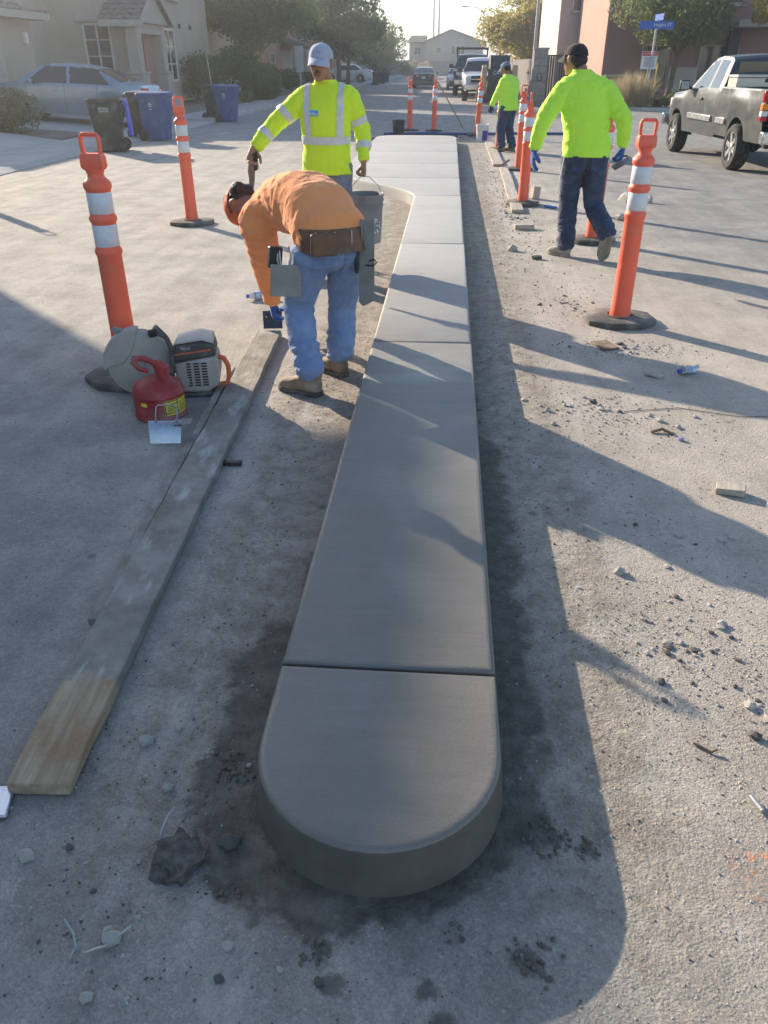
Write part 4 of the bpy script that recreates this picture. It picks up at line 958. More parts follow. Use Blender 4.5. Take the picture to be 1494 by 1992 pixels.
def bottle(label, loc, rz, squash=False):
    t = thing('water_bottle', label, 'bottle', loc, rz); ax = Matrix.Rotation(rad(90), 3, 'Y')
    rr_ = random.Random(5); pr = [(.002, -.10), (.026, -.10), (.031, -.094), (.031, -.04), (.029, -.03), (.031, -.02), (.031, .04), (.029, .05), (.02, .075), (.0125, .085), (.0125, .10)]
    mb = MB().lathe(pr, 20, (0, 0, .032), ax)
    if squash: mb.v = [(x*.62+.008*math.sin(z*300), y*(.8+.25*math.sin(x*70)), max(.002, z*(.75+.25*math.cos(x*60)))) for x, y, z in mb.v]
    mb.build('bottle_shell', m_pet, t, smooth=60)
    if not squash:
        MB().lathe([(.0318, -.035), (.0322, -.034), (.0322, .034), (.0318, .035)], 20, (0, 0, .032), ax, False).build('bottle_label', m_petlab, t, smooth=60)
        MB().lathe([(.0145, .086), (.0148, .088), (.0148, .105), (.011, .107)], 16, (0, 0, .032), ax).build('bottle_cap', m_petcap, t, smooth=40)
    else:
        mb = MB().lathe([(.0315, -.035), (.0325, -.034), (.0325, .034), (.0315, .035)], 20, (0, 0, .032), ax, False); mb.v = [(x*.62+.008*math.sin(z*300), y*1.05*(.8+.25*math.sin(x*70)), max(.003, 1.06*z*(.75+.25*math.cos(x*60)))) for x, y, z in mb.v]
        mb.build('bottle_label', m_petlab, t, smooth=60)
        MB().lathe([(.0145, .0), (.0148, .002), (.0148, .019), (.011, .021)], 16, (-.075, .01, .016), Matrix.Rotation(rad(70), 3, 'Y')).build('bottle_cap', m_petcap, t, smooth=40)
    return t
bottle('clear water bottle lying by the bending worker\'s hands', (-1.45, 6.07, .002), rad(205))
bottle('crumpled water bottle with a blue cap on the shaded road', (1.505, 4.59, .002), rad(30), True)
# tools on and with the workers
tr = thing('hand_trowel', 'square grey steel trowel hanging at the left hip of the bending worker', 'trowel', (-.828, 4.085, .60), rad(20))
MB().box((0, 0, .03), (.165, .004, .165), Matrix.Rotation(rad(5), 3, 'Y')).build('blade', m_greymetal, tr, bevel=.0015)
MB().tube([(-.03, .01, .09), (-.035, .015, .14), (-.03, .02, .17)], .005, 8).build('shank', m_steel, tr, smooth=60)
MB().tube([(.03, .01, .10), (.035, .012, .15), (.03, .03, .20)], .0035, 8).build('hook', m_steel, tr, smooth=60)
ph = thing('phone_pouch', 'black pouch clipped above the trowel on the worker\'s hip', 'pouch', (-.895, 4.16, .685), rad(35)); MB().box((0, 0, .05), (.075, .04, .11), Matrix.Rotation(rad(8), 3, 'Y')).build('case', m_dark, ph, bevel=.008)
MB().tube([(.02, -.022, .085), (.018, -.026, .04), (.022, -.022, .0)], .003, 6).build('clip', m_whitepr, ph, smooth=60)
st = thing('straightedge', 'long grey steel straightedge hanging at the right hip of the bending worker', 'straightedge', (-.412, 4.19, .475), rad(-12))
MB().prism([(-.043, .02), (-.02, .0), (.045, .035), (.048, .45), (-.032, .45)], -.003, .003, lambda x, y, z: (x, z, y)).build('blade', m_greymetal, st, bevel=.0015)
MB().tube([(-.05, -.012, .18), (-.048, -.016, .26), (-.04, -.012, .34)], .011, 10).build('grip', m_dark, st, smooth=60)
MB().tube([(.02, -.01, .245), (.05, -.012, .255), (.062, -.012, .24), (.045, -.012, .222), (.0, -.01, .222)], .004, 6).build('wire_loop', m_dark, st, smooth=60)
# brush held by the facing worker
bru = thing('cement_brush', 'long wooden brush with stiff bristles held down by the worker in yellow', 'brush', (-1.548, 6.575, .985), 0)
m_brwood = mat('stained_brush_wood', (.24, .145, .10), .7, .2, 10, dirt=.5)
hb = MB(); hb.loft([[(x-.0, y, z) for x, y, z in ell((0, 0, .03), (1, 0, 0), (0, 1, 0), .016, .013, 12)], ell((-.002, -.005, -.03), (1, 0, 0), (0, 1, 0), .022, .014, 12), ell((-.005, -.012, -.10), (1, 0, 0), (0, 1, 0), .030, .013, 12), ell((-.004, -.02, -.16), (1, 0, 0), (0, 1, 0), .024, .012, 12), ell((-.012, -.028, -.225), (1, 0, 0), (0, 1, 0), .019, .011, 12)]); hb.build('brush_handle', m_brwood, bru, smooth=60)
br_ = MB(); rb = random.Random(3)
for k in range(130):
    z_ = -.10+.125*rb.random(); y_ = -.01+rb.uniform(-.010, .010); a_ = V((.020, y_, z_)); br_.bar(a_, a_+V((.030+rb.uniform(-.006, .008), rb.uniform(-.008, .008), .016+rb.uniform(-.012, .012))), .0026, .0026)
tag(br_.build('bristles', mat('dark_bristle', (.06, .045, .03), .9, .3), bru), kind='stuff')
tl = thing('small_float', 'small dark steel trowel held by the walking worker', 'trowel', (1.60, 7.93, .86), rad(20))
MB().box((.0, -.02, -.028), (.20, .075, .004), Matrix.Rotation(rad(-24), 3, 'Y') @ Matrix.Rotation(rad(25), 3, 'X')).build('blade', m_steel, tl, bevel=.001)
MB().tube([(-.06, 0, .0), (-.05, 0, .02), (.05, 0, .03), (.06, -.01, -.02)], .009, 8).build('handle', m_dark, tl, smooth=60)
# ================================================================ buckets
m_bgrey = mat('cement_stained_grey_bucket', (.20, .20, .20), .6, .15, 9, dirt=.6, dirtc=(.36, .35, .33)); m_bblk = mat('black_bucket_plastic', (.02, .02, .022), .5, .2, 9, dirt=.35); m_bwht = mat('white_bucket_plastic', (.70, .69, .66), .5, .08, 9, dirt=.4)
m_purple = mat('purple_bucket_print', (.09, .05, .30), .6, .4, 40); m_mix = mat('wet_cement_mix', (.10, .095, .085), .6, .3, 20, .6, 40, .01)
def bucket(label, loc, m, rz=0., held=False, print_=None, fill=None, s=1.):
    t = thing('bucket', label, 'bucket', loc, rz, 'buckets on the site')
    pr = [(.122, .0), (.128, .004), (.132, .06), (.144, .28), (.150, .282), (.150, .298), (.145, .30), (.146, .32), (.152, .322), (.152, .345), (.148, .347), (.149, .362), (.155, .364), (.155, .375), (.148, .376), (.143, .37), (.138, .28), (.125, .02), (.02, .015)]
    MB().lathe([(r*s, z*s) for r, z in pr], 36).build('pail', m, t, smooth=40)
    w = .165*s
    if held: path = [(-w*.92, 0, .33*s), (-w*.75, 0, .42*s), (-.035, 0, .50*s), (.035, 0, .50*s), (w*.75, 0, .42*s), (w*.92, 0, .33*s)]
    else: path = [(-w*.95, 0, .33*s), (-w*.9, -.09*s, .29*s), (-.06*s, -.155*s, .245*s), (.06*s, -.155*s, .245*s), (w*.9, -.09*s, .29*s), (w*.95, 0, .33*s)]
    MB().tube(path, .0028, 8).build('bail', m_steel, t, smooth=60)
    if fill: MB().lathe([(.136*s, .26*s), (.09, .275*s), (.01, .27*s)], 24).build('contents', fill, t, smooth=60)
    if print_ is not None:
        a0, a1, z0, z1, pm = print_; curved = MB(); n = 12
        vs = [((.1335+.05*z)*math.cos(a0+(a1-a0)*k/n)*s, (.1335+.05*z)*math.sin(a0+(a1-a0)*k/n)*s, z*s) for z in (z0, z1) for k in range(n+1)]
        curved.add(vs, [(k, k+1, n+2+k, n+1+k) for k in range(n)]).build('printed_label', pm, t, smooth=180)
    return t
bk = bucket('grey stained bucket hanging from the hand of the worker in yellow', (-.655, 6.63, .345), m_bgrey, rad(25), True, fill=m_mix)
sp = MB(); rs = random.Random(8)
for k in range(14):
    a_ = rad(-70+rs.uniform(-14, 14)); z_ = .10+.11*rs.random(); r_ = .1345+.05*z_
    sp.tube([(r_*math.cos(a_), r_*math.sin(a_), z_), (r_*math.cos(a_+.06), r_*math.sin(a_+.06), z_+rs.uniform(-.03, .03))], .004, 5)
sp.build('paint_splash', m_whitepr, bk, smooth=60)
bucket('black bucket standing at the far left end of the island', (-1.28, 21.9, .002), m_bblk, .4, s=1.05)
bucket('white bucket with a purple printed label near the far worker', (.80, 20.75, .002), m_bwht, .2, False, (rad(-100), rad(-35), .03, .24, m_purple))
# blue pipe, wooden pole, rubble
pipe = tag(MB().tube([(-1.7, 22.55, .035), (-.6, 22.75, .035), (.4, 22.6, .035), (1.9, 22.95, .035), (3.2, 22.9, .035)], .032, 10).build('blue_pipe', mat('blue_pipe_plastic', (.03, .085, .26), .55, .15, 4, dirt=.3), smooth=60), 'blue plastic pipe lying across the road beyond the island', 'pipe')
tag(MB().tube([(.42, 25.2, 0.0), (-.36, 24.05, 1.22)], [.016, .014], 10).build('wooden_pole', mat('pole_wood', (.34, .24, .15), .8, .2), smooth=60), 'wooden pole leaning on an orange post beyond the island', 'pole')
# ================================================================ stones, crumbs, scraps
m_crumb = mat('pale_concrete_crumb', (.43, .395, .35), .95, .2, 30, .4, 60, .004); m_crumbd = mat('dark_asphalt_crumb', (.11, .10, .093), .95, .3, 30, .4, 60, .004)
rk = random.Random(21)
rock_meshes = [MB().rock((0, 0, .35), 1., rk, (1, .8+.3*rk.random(), .55+.3*rk.random()), 1).mesh('stone', m_crumb) for _ in range(8)]
rock_meshes_d = [MB().rock((0, 0, .35), 1., rk, (1, .8+.3*rk.random(), .5+.3*rk.random()), 1).mesh('stone', m_crumbd) for _ in range(5)]
def scatter(cx, cy, sx, sy, n, s0, s1, label, group, dark=.0, ang=0.):
    for k in range(n):
        a, b = rk.gauss(0, 1)*sx, rk.gauss(0, 1)*sy; x = cx+a*math.cos(ang)-b*math.sin(ang); y = cy+a*math.sin(ang)+b*math.cos(ang)
        if -.46 < x < .22 and 1.0 < y < 21: continue
        s = s0+(s1-s0)*rk.random()**2
        o = bpy.data.objects.new('stone', rk.choice(rock_meshes_d if rk.random() < dark else rock_meshes)); COL.objects.link(o)
        o.location = (x, y, .0); o.rotation_euler = (0, 0, rk.random()*6.28); o.scale = (s, s*rk.uniform(.7, 1.1), s*rk.uniform(.55, 1.)); tag(o, label, 'stone', group)
scatter(.93, 3.95, .22, .12, 45, .008, .024, 'pale concrete crumb in the scatter above the long dark shadow', 'crumbs in the sunny patch right of the island', .15, -.4)
scatter(.80, 2.05, .14, .12, 34, .006, .018, 'concrete crumb in the lower right scatter', 'crumbs in the lower right scatter', .3, -.8)
scatter(1.05, 1.80, .16, .16, 26, .006, .020, 'pale crumb at the right edge of the picture', 'crumbs along the right edge', .3)
scatter(.86, 2.75, .25, .16, 18, .007, .020, 'small stone lying in the dark shadow right of the island', 'stones in the long shadow', .3, -.5)
scatter(.95, 6.1, .18, .22, 34, .007, .018, 'small crumb scattered left of the tall orange post', 'crumbs left of the tall post', .6)
scatter(1.15, 5.0, .20, .08, 22, .010, .024, 'grey crumb beside the small plank offcut', 'crumbs by the plank offcut', .2)
scatter(.80, 10.2, .10, .25, 16, .015, .035, 'crumb by the end of the near right plank', 'crumbs by the right planks', .5)
scatter(.55, 21.6, .25, .3, 22, .02, .06, 'rubble lump at the far right end of the island', 'rubble beyond the island', .4)
scatter(-1.6, 21.4, .25, .3, 10, .02, .05, 'rubble lump beside the black bucket', 'rubble by the black bucket', .5)
scatter(-.75, 1.55, .13, .35, 14, .006, .016, 'small pebble between the board and the island', 'pebbles left of the island', .2)
scatter(-.55, .95, .25, .10, 16, .006, .018, 'small pebble in the shade below the island nose', 'pebbles below the nose', .3)
scatter(-1.05, 5.0, .05, .5, 12, .008, .02, 'crumb along the far half of the long board', 'crumbs along the board', .5)
for (x, y, s, m_, lb) in [(-.77, 1.47, .030, 0, 'round pale pebble near the bare end of the long board'), (-.66, 1.32, .02, 0, 'small pebble under the bare wooden end'), (-.46, 1.17, .036, 1, 'grey stone just left of the island nose'), (-.93, 1.10, .026, 0, 'pale pebble near the lower left edge of the picture'),
   (-.655, .92, .030, 0, 'flat pebble lying between two bent rods'), (-.66, .80, .020, 0, 'pebble below the bent rods'), (.685, 2.40, .03, 0, 'white stone in the sunny strip under the long shadow'), (.68, 8.08, .07, 0, 'rounded grey lump near the walking worker'), (.89, 7.72, .055, 1, 'flat dark stone behind the walking worker'), (.60, 3.75, .02, 0, 'lone pale stone by the island shadow')]:
    o = bpy.data.objects.new('stone', (rock_meshes_d if m_ else rock_meshes)[int(s*1000) % 5]); COL.objects.link(o); o.location = (x, y, 0); o.scale = (s, s*.8, s*.8); tag(o, lb, 'stone')
# uncountable grit: one object
gr = MB(); 
def grit(cx, cy, sx, sy, n, s0, s1, ang=0.):
    for k in range(n):
        a, b = rk.gauss(0, 1)*sx, rk.gauss(0, 1)*sy; x = cx+a*math.cos(ang)-b*math.sin(ang); y = cy+a*math.sin(ang)+b*math.cos(ang)
        if (-.47 < x < .23 and 1.0 < y < 21) or y < .5: continue
        s = s0+(s1-s0)*rk.random()**2; q = rk.random()*6.28; h = s*rk.uniform(.5, 1.1)
        gr.cur = 0 if rk.random() < .6 else 1
        p = [V((math.cos(q+i*2.09)*s*rk.uniform(.7, 1.2)+x, math.sin(q+i*2.09)*s*rk.uniform(.7, 1.2)+y, 0)) for i in range(3)]
        c = V((x+rk.uniform(-.3, .3)*s, y+rk.uniform(-.3, .3)*s, h)); gr.add(p+[c], [(0, 1, 3), (1, 2, 3), (2, 0, 3)])
grit(.95, 3.9, .28, .22, 700, .0025, .008, -.4); grit(.8, 2.05, .2, .16, 700, .002, .006, -.8); grit(1.0, 1.75, .2, .3, 700, .002, .006)
grit(.95, 6.0, .25, .4, 500, .003, .008); grit(1.2, 5.0, .3, .12, 450, .003, .009); grit(.8, 3., .3, .8, 800, .002, .006); grit(.75, 1.6, .2, .4, 900, .0015, .005)
grit(-.75, 2.2, .15, .9, 700, .002, .006); grit(-.7, 1.1, .25, .25, 500, .0015, .006); grit(-1.5, 3.0, .5, .8, 900, .002, .006); grit(-.9, 4.6, .2, .8, 500, .002, .007)
grit(.8, 9.5, .25, 1.5, 700, .004, .014); grit(.78, 13.5, .12, 2.5, 500, .005, .018); grit(.45, 6., .12, 3., 900, .003, .009); grit(-.62, 4.5, .12, 2., 900, .002, .008); grit(.4, 2.5, .12, 1.2, 500, .002, .006); grit(0., .85, .5, .1, 400, .0015, .005); grit(.6, 21.5, .4, .5, 250, .006, .02)
tag(gr.build('grit', [m_crumb, m_crumbd]), 'fine grit and cement crumbs strewn over the dusty road', 'grit', kind='stuff')
# dark clods of damp base
clod = MB()
def clods(cx, cy, r, n):
    for k in range(n):
        a = rk.random()*6.28; d = r*rk.random()**.7; s = rk.uniform(.0025, .008); clod.rock((cx+d*math.cos(a), cy+d*math.sin(a), s*.3), s, rk, (1, 1, .7), 1)
for c in ((.30, 1.25, .05, 34), (.39, 1.22, .035, 18), (-.505, 1.39, .05, 34), (.245, .945, .05, 30), (-.43, 1.03, .03, 10), (-.22, .925, .03, 18), (.075, .99, .02, 8), (-1.06, 1.06, .06, 24)): clods(c[0], c[1], c[2]*1.25, c[3])
tag(clod.build('damp_clods', mat('damp_brown_dirt', (.135, .112, .09), .95, .3, 60)), 'dark damp clods of dirt around the island nose', 'dirt', kind='stuff')
# scraps
m_brown = mat('brown_board_scrap', (.20, .145, .09), .9, .25, 18, .5, 60, .004, dirt=.5)
def scrap(name, label, cat, c, d, rz, m, tilt=(0, 0), bev=.004):
    o = MB().box((0, 0, d[2]/2), d).build(name, m, None, bevel=bev); o.location = (*c, .003); o.rotation_euler = (tilt[0], tilt[1], rz); return tag(o, label, cat)
scrap('plank_offcut', 'dark flat offcut lying in the band of shade by the tall orange post', 'offcut', (1.085, 5.07), (.12, .17, .014), .35, m_brown)
scrap('plank_offcut', 'thin sunlit offcut at the edge of the shade band', 'offcut', (1.285, 4.53), (.10, .07, .012), -.5, m_wood, (0, .08))
scrap('wood_block', 'small tan wooden block near the right edge of the picture', 'wood block', (1.285, 3.06), (.12, .07, .03), -.35, m_wood, (.0, -.08))
scrap('brick_piece', 'flat grey concrete brick lying near the walking worker', 'brick', (.89, 9.28), (.22, .09, .05), .15, m_crumb)
scrap('dark_offcut', 'dark offcut lying against the right edge of the long board', 'offcut', (-.955, 3.165), (.10, .035, .018), .05, m_dark)
scrap('steel_plate', 'grey steel plate corner at the left edge of the picture', 'plate', (-1.135, 1.22), (.20, .10, .012), .25, m_galv, (.0, .0))
scrap('timber_block', 'dark damp timber block at the left edge of the picture', 'timber block', (-1.10, 1.05), (.16, .10, .06), .9, m_crumbd)
for (x, y, d, rz, lb) in [(2.43, 11.45, (.10, .22, .16), .6, 'concrete block standing behind the tall post, topmost of the group'), (2.72, 11.35, (.09, .12, .13), .3, 'small concrete block standing right of the tall post'), (2.10, 9.95, (.10, .16, .09), 1.0, 'lower concrete chunk behind the tall post'), (2.0, 9.2, (.12, .07, .06), .4, 'lowest concrete chunk behind the tall post')]:
    o = MB().rock((0, 0, .4), 1, rk, (1, 1, .8), 1).build('concrete_chunk', m_crumb); o.scale = (d[0]*.6, d[1]*.6, d[2]*.7); o.location = (x, y, 0); o.rotation_euler = (0, 0, rz); tag(o, lb, 'concrete chunk', 'chunks behind the tall post')
scrap('timber_block', 'short timber block leaning by the post base near the right planks', 'timber block', (1.22, 11.6), (.10, .12, .16), .3, m_wood, (0, .1))
scrap('blue_rag', 'blue rag lying behind the near orange posts', 'rag', (1.36, 10.85), (.09, .20, .02), .5, mat('blue_cloth', (.05, .17, .42), .8, .2, 8), bev=.012)
# slab of broken asphalt with a wire, rods
sl_ = MB(); sl_.rock((-.565, 1.12, .012), 1., random.Random(4), (.062, .060, .026), 3)
sl_.v = [tuple(V(q)+V((mn.noise(V(q)*28), mn.noise(V(q)*28+V((5, 0, 0))), mn.noise(V(q)*40)*.5))*.016) for q in sl_.v]
tag(sl_.build('asphalt_piece', mat('broken_asphalt', (.105, .09, .078), .95, .35, 40, .9, 70, .012, dirt=.35)), 'broken flat piece of asphalt left of the island nose', 'asphalt piece')
m_rod = mat('pale_steel_rod', (.42, .42, .43), .45, .1, 20, metal=.6)
def rod(label, pts, r=.0028, m=None): return tag(MB().tube(pts, r, 7).build('bent_rod', m or m_rod, smooth=60), label, 'rod')
rod('thin bent rod sticking up by the broken asphalt', [(-.625, 1.16, .005), (-.625, 1.17, .03), (-.615, 1.20, .05), (-.60, 1.215, .065)])
rod('bent rod lying left of the flat pebble', [(-.765, .945, .02), (-.735, .92, .012), (-.72, .895, .008), (-.725, .87, .005)])
rod('straight rod lying right of the flat pebble', [(-.70, .885, .006), (-.66, .90, .010), (-.615, .94, .022)])
rod('short nail lying on the sunlit road lower right', [(.735, 1.575, .006), (.775, 1.545, .006), (.79, 1.55, .012)], .004, m_brown)
rod('small pale pipe stub at the right edge', [(.83, 1.40, .01), (.845, 1.355, .01)], .007)
rod('thin rod leaning near the concrete chunks', [(1.83, 8.85, .006), (1.93, 9.05, .05)], .006)
rod('curved steel pin beside the long board', [(-1.25, 5.62, .008), (-1.20, 5.52, .01), (-1.16, 5.50, .03)], .005, m_brown)
tag(MB().tube([(1.0, 3.95, .004), (1.3, 4.02, .004), (1.6, 3.92, .004), (1.9, 3.95, .004), (2.4, 3.8, .004)], .0018, 5).build('thin_wire', m_dark, smooth=60), 'thin dark wire lying across the road right of the scatter', 'wire')
bits = [((1.205, 3.60), 'purple cap piece beside the dark hole in the road')]
tag(MB().lathe([(.001, 0), (.014, 0), (.014, .012), (.010, .014)], 14, (1.21, 3.60, .002)).build('bottle_cap', mat('lilac_plastic', (.30, .25, .50), .5, .1), smooth=40), 'small lilac bottle cap on the sunny road', 'bottle cap')
rod('dark twig by the lilac cap', [(1.08, 3.68, .006), (1.14, 3.70, .016), (1.19, 3.66, .006)], .008, m_brown)
rod('short stick crossing the near right plank', [(.93, 15.1, .046), (1.12, 15.6, .10)], .02, m_brown)
# ================================================================ vehicles (local x forward, y to the left, z up)
def paint(name, col, rough=.28, metal=.35, dust=.35):
    t = NT(name); o = t.obj(); z = t.sep(o)[2]
    c = t.mix(t.map(t.noise(o, 2.5, 4), .3, .7), tuple(q*.9 for q in col), tuple(min(1, q*1.08) for q in col))
    d = t.math('MULTIPLY', t.map(t.noise(o, 6, 6, .7), .35, .75), t.map(z, 1.1, .2, .15, dust)); c = t.mix(d, c, (.36, .33, .29))
    return t.out(c, t.math('MULTIPLY_ADD', d, .5, rough), None, Metallic=metal, Coat_Weight=.4, Coat_Roughness=.08)
tgl = NT('car_glass'); m_glass = tgl.out((.018, .022, .028), .06, None, Specular_IOR_Level=.9)
m_tyre = mat('tyre_rubber', (.022, .021, .02), .85, .2, 20, .3, 60, .004, dirt=.6, dirtc=(.17, .155, .14))
m_alloy = mat('silver_alloy', (.52, .52, .53), .3, .06, 10, metal=.8, dirt=.3); m_chrome = mat('chrome_trim', (.62, .62, .63), .18, .05, metal=.95); m_trim = mat('black_car_trim', (.015, .015, .016), .55, .15)
m_tail = mat('red_lamp_lens', (.42, .012, .016), .18, .08, coat=0) if False else mat('red_lamp_lens', (.42, .012, .016), .18, .08); m_amber = mat('amber_lamp_lens', (.75, .22, .02), .2, .08); m_clear = mat('clear_lamp_lens', (.70, .70, .70), .15, .08); m_plate = mat('licence_plate', (.65, .66, .68), .4, .12, 60)
def interp(tab, x):
    if x <= tab[0][0]: return tab[0][1]
    for (a, u), (b, v) in zip(tab, tab[1:]):
        if x <= b: return u+(v-u)*(x-a)/(b-a)
    return tab[-1][1]
def car_shell(t, xs, section, classify, mats, smooth=38):
    """loft half sections, mirror, and split the faces into named parts"""
    secs = [section(x) for x in xs]; m = len(secs[0]); groups = {}
    for i in range(len(xs)-1):
        for j in range(m-1):
            q = [secs[i][j], secs[i+1][j], secs[i+1][j+1], secs[i][j+1]]
            xc = (xs[i]+xs[i+1])/2; yc = sum(p[0] for p in q)/4; zc = sum(p[1] for p in q)/4
            for sgn in (1, -1):
                k = classify(xc, j, yc, zc, sgn)
                if k: groups.setdefault(k, []).append((i, j, sgn))
    out = {}
    for k, fl in groups.items():
        idx = {}; vs = []; fs = []
        def vid(i, j, s):
            key = (i, j, s if secs[i][j][0] > 1e-6 else 1)
            if key not in idx: idx[key] = len(vs); vs.append((xs[i], secs[i][j][0]*s, secs[i][j][1]))
            return idx[key]
        for i, j, s in fl:
            f = (vid(i, j, s), vid(i+1, j, s), vid(i+1, j+1, s), vid(i, j+1, s)); f = tuple(dict.fromkeys(f))
            if len(f) > 2: fs.append(f if s > 0 else f[::-1])
        out[k] = MB().add(vs, fs).build(k.split('#')[0], mats[k.split('#')[0]], t, smooth=smooth)
    return out
def wheel(t, x, y, r, w, m_rim=None, spokes=5, sgn=1, steel=False):
    ax = Matrix.Rotation(rad(-90*sgn), 3, 'X')     # lathe z -> outward y
    o = MB().lathe([(r*.66, -w/2), (r*.9, -w/2), (r*.975, -w*.38), (r, -w*.25), (r, w*.25), (r*.975, w*.38), (r*.9, w/2), (r*.66, w/2), (r*.64, w*.3), (r*.64, -w*.3)], 36, (x, y, r), ax, cap=False).build('wheel', m_tyre, t, smooth=35)
    rb = MB(); c = V((x, y, r)); rb.lathe([(r*.66, w*.44), (r*.62, w*.45), (r*.60, w*.30), (r*.58, w*.10), (r*.14, w*.06), (.001, w*.06)], 32, c, ax, cap=False)
    for k in range(spokes):
        a = 2*PI*k/spokes+.3; d = V((math.cos(a), 0, math.sin(a))); rb.bar(c+d*r*.1+V((0, sgn*w*.33, 0)), c+d*r*.60+V((0, sgn*w*.38, 0)), r*.20, w*.12, (0, 1, 0))
    rb.lathe([(r*.17, w*.25), (r*.17, w*.42), (r*.12, w*.45), (.001, w*.45)], 16, c, ax, cap=False)
    rb.build('rim', m_rim or m_alloy, o, smooth=35); return o
def frange(a, b, s):
    n = max(1, round((b-a)/s)); return [a+(b-a)*k/n for k in range(n+1)]
def make_sedan(label, pm, name='sedan', cat='car', group='cars on the street'):
    t = thing(name, label, cat, group=group)
    TOP = [(-2.40, .78), (-2.34, .93), (-2.2, 1.0), (-1.78, 1.04), (-1.35, 1.22), (-.95, 1.375), (-.5, 1.43), (0, 1.45), (.35, 1.42), (.55, 1.36), (.95, 1.16), (1.25, .98), (1.7, .90), (2.15, .78), (2.32, .68), (2.4, .56)]
    BEL = [(-2.4, .74), (-2.3, .9), (-1.7, .96), (0, .93), (1.2, .90), (2.1, .74), (2.4, .52)]
    def hw(x): return .905*(1-.20*(abs(x)/2.4)**5)
    def bot(x):
        b = .20+.06*smoothstep(1.9, 2.4, abs(x))
        for c in (1.36, -1.38):
            dx = abs(x-c)
            if dx < .37: b = max(b, .31+math.sqrt(.37**2-dx*dx))
        return b
    def section(x):
        w = hw(x); tp = interp(TOP, x); be = min(interp(BEL, x), tp-.015); b = min(bot(x), be-.04); out = []
        for j in range(8):
            u = j/7; z = b+(be-b)*u; out.append((w*(1-.05*(1-u)**2.5+.012*math.sin(PI*u)-.03*u**4), z))
        w0 = w*.97; hgt = tp-be; we = w0-.27*min(1, hgt/.5)*min(1., hgt/.3+.15)*1.0
        for j in range(1, 15):
            u = j/14; out.append((w0+(we-w0)*u**1.05, be+hgt*(1-(1-u)**1.15)*.97))
        for j in range(1, 6):
            u = j/5; out.append((we*(1-u), be+hgt*.97+hgt*.03*(1-(1-u)**2)+.015*u*(2-u)*(1 if hgt < .1 else 1)))
        return out
    def classify(x, j, y, z, s):
        if j < 8 and min(abs(x-q) for q in (1.0, -.10, -1.02)) < .006 and z > .28: return 'door_gap'
        if 8 <= j <= 20:
            xf = 1.02-(z-.93)*1.30; xr = -1.42+(z-.96)*1.05
            if xr < x < xf and z < 1.37 and not (-.16 < x+.12-(z-.93)*.1 < -.06) : return 'side_window#%d%d' % (s, x > -.25)
        if j >= 21:
            if .60 < x < 1.16: return 'windscreen'
            if -1.72 < x < -1.0: return 'rear_window'
        return 'body'
    xs = sorted(frange(-2.4, 2.4, .024)+[q+e for q in (1.0, -.10, -1.02) for e in (-.005, .005)])
    car_shell(t, xs, section, classify, dict(door_gap=m_trim, side_window=m_glass, windscreen=m_glass, rear_window=m_glass, body=pm))
    MB().add([(2.4, y*.7, z) for y, z in ((-.9, .26), (.9, .26), (.9, .56), (-.9, .56))], [(0, 1, 2, 3)]).build('front_bumper', m_trim, t)
    MB().box((-2.385, 0, .52), (.06, 1.46, .50)).build('rear_bumper', pm, t, bevel=.025)
    MB().box((0, 0, .30), (4.4, 1.5, .18)).build('underbody', m_trim, t)
    for s in (1, -1):
        MB().box((-2.30, .64*s, .87), (.16, .26, .15), Matrix.Rotation(rad(-14*s), 3, 'Z')).build('tail_light', m_tail, t, bevel=.03)
        MB().box((-2.36, .50*s, .86), (.06, .10, .10)).build('reverse_light', m_clear, t, bevel=.015)
        MB().box((2.24, .62*s, .66), (.18, .30, .12), Matrix.Rotation(rad(18*s), 3, 'Z')).build('headlight', m_clear, t, bevel=.04)
        MB().box((.78, .98*s, .99), (.10, .16, .10)).build('mirror', pm, t, bevel=.03)
        for hx in (.18, -.78): MB().box((hx, .905*s, .80), (.16, .03, .028)).build('door_handle', pm, t, bevel=.008)
        for wx in (1.36, -1.38): wheel(t, wx, .80*s, .32, .20, sgn=s)
    MB().box((-2.42, 0, .74), (.02, .32, .15)).build('licence_plate', m_plate, t, bevel=.004)
    MB().box((2.40, 0, .50), (.03, .7, .14)).build('grille', m_trim, t, bevel=.01)
    return t
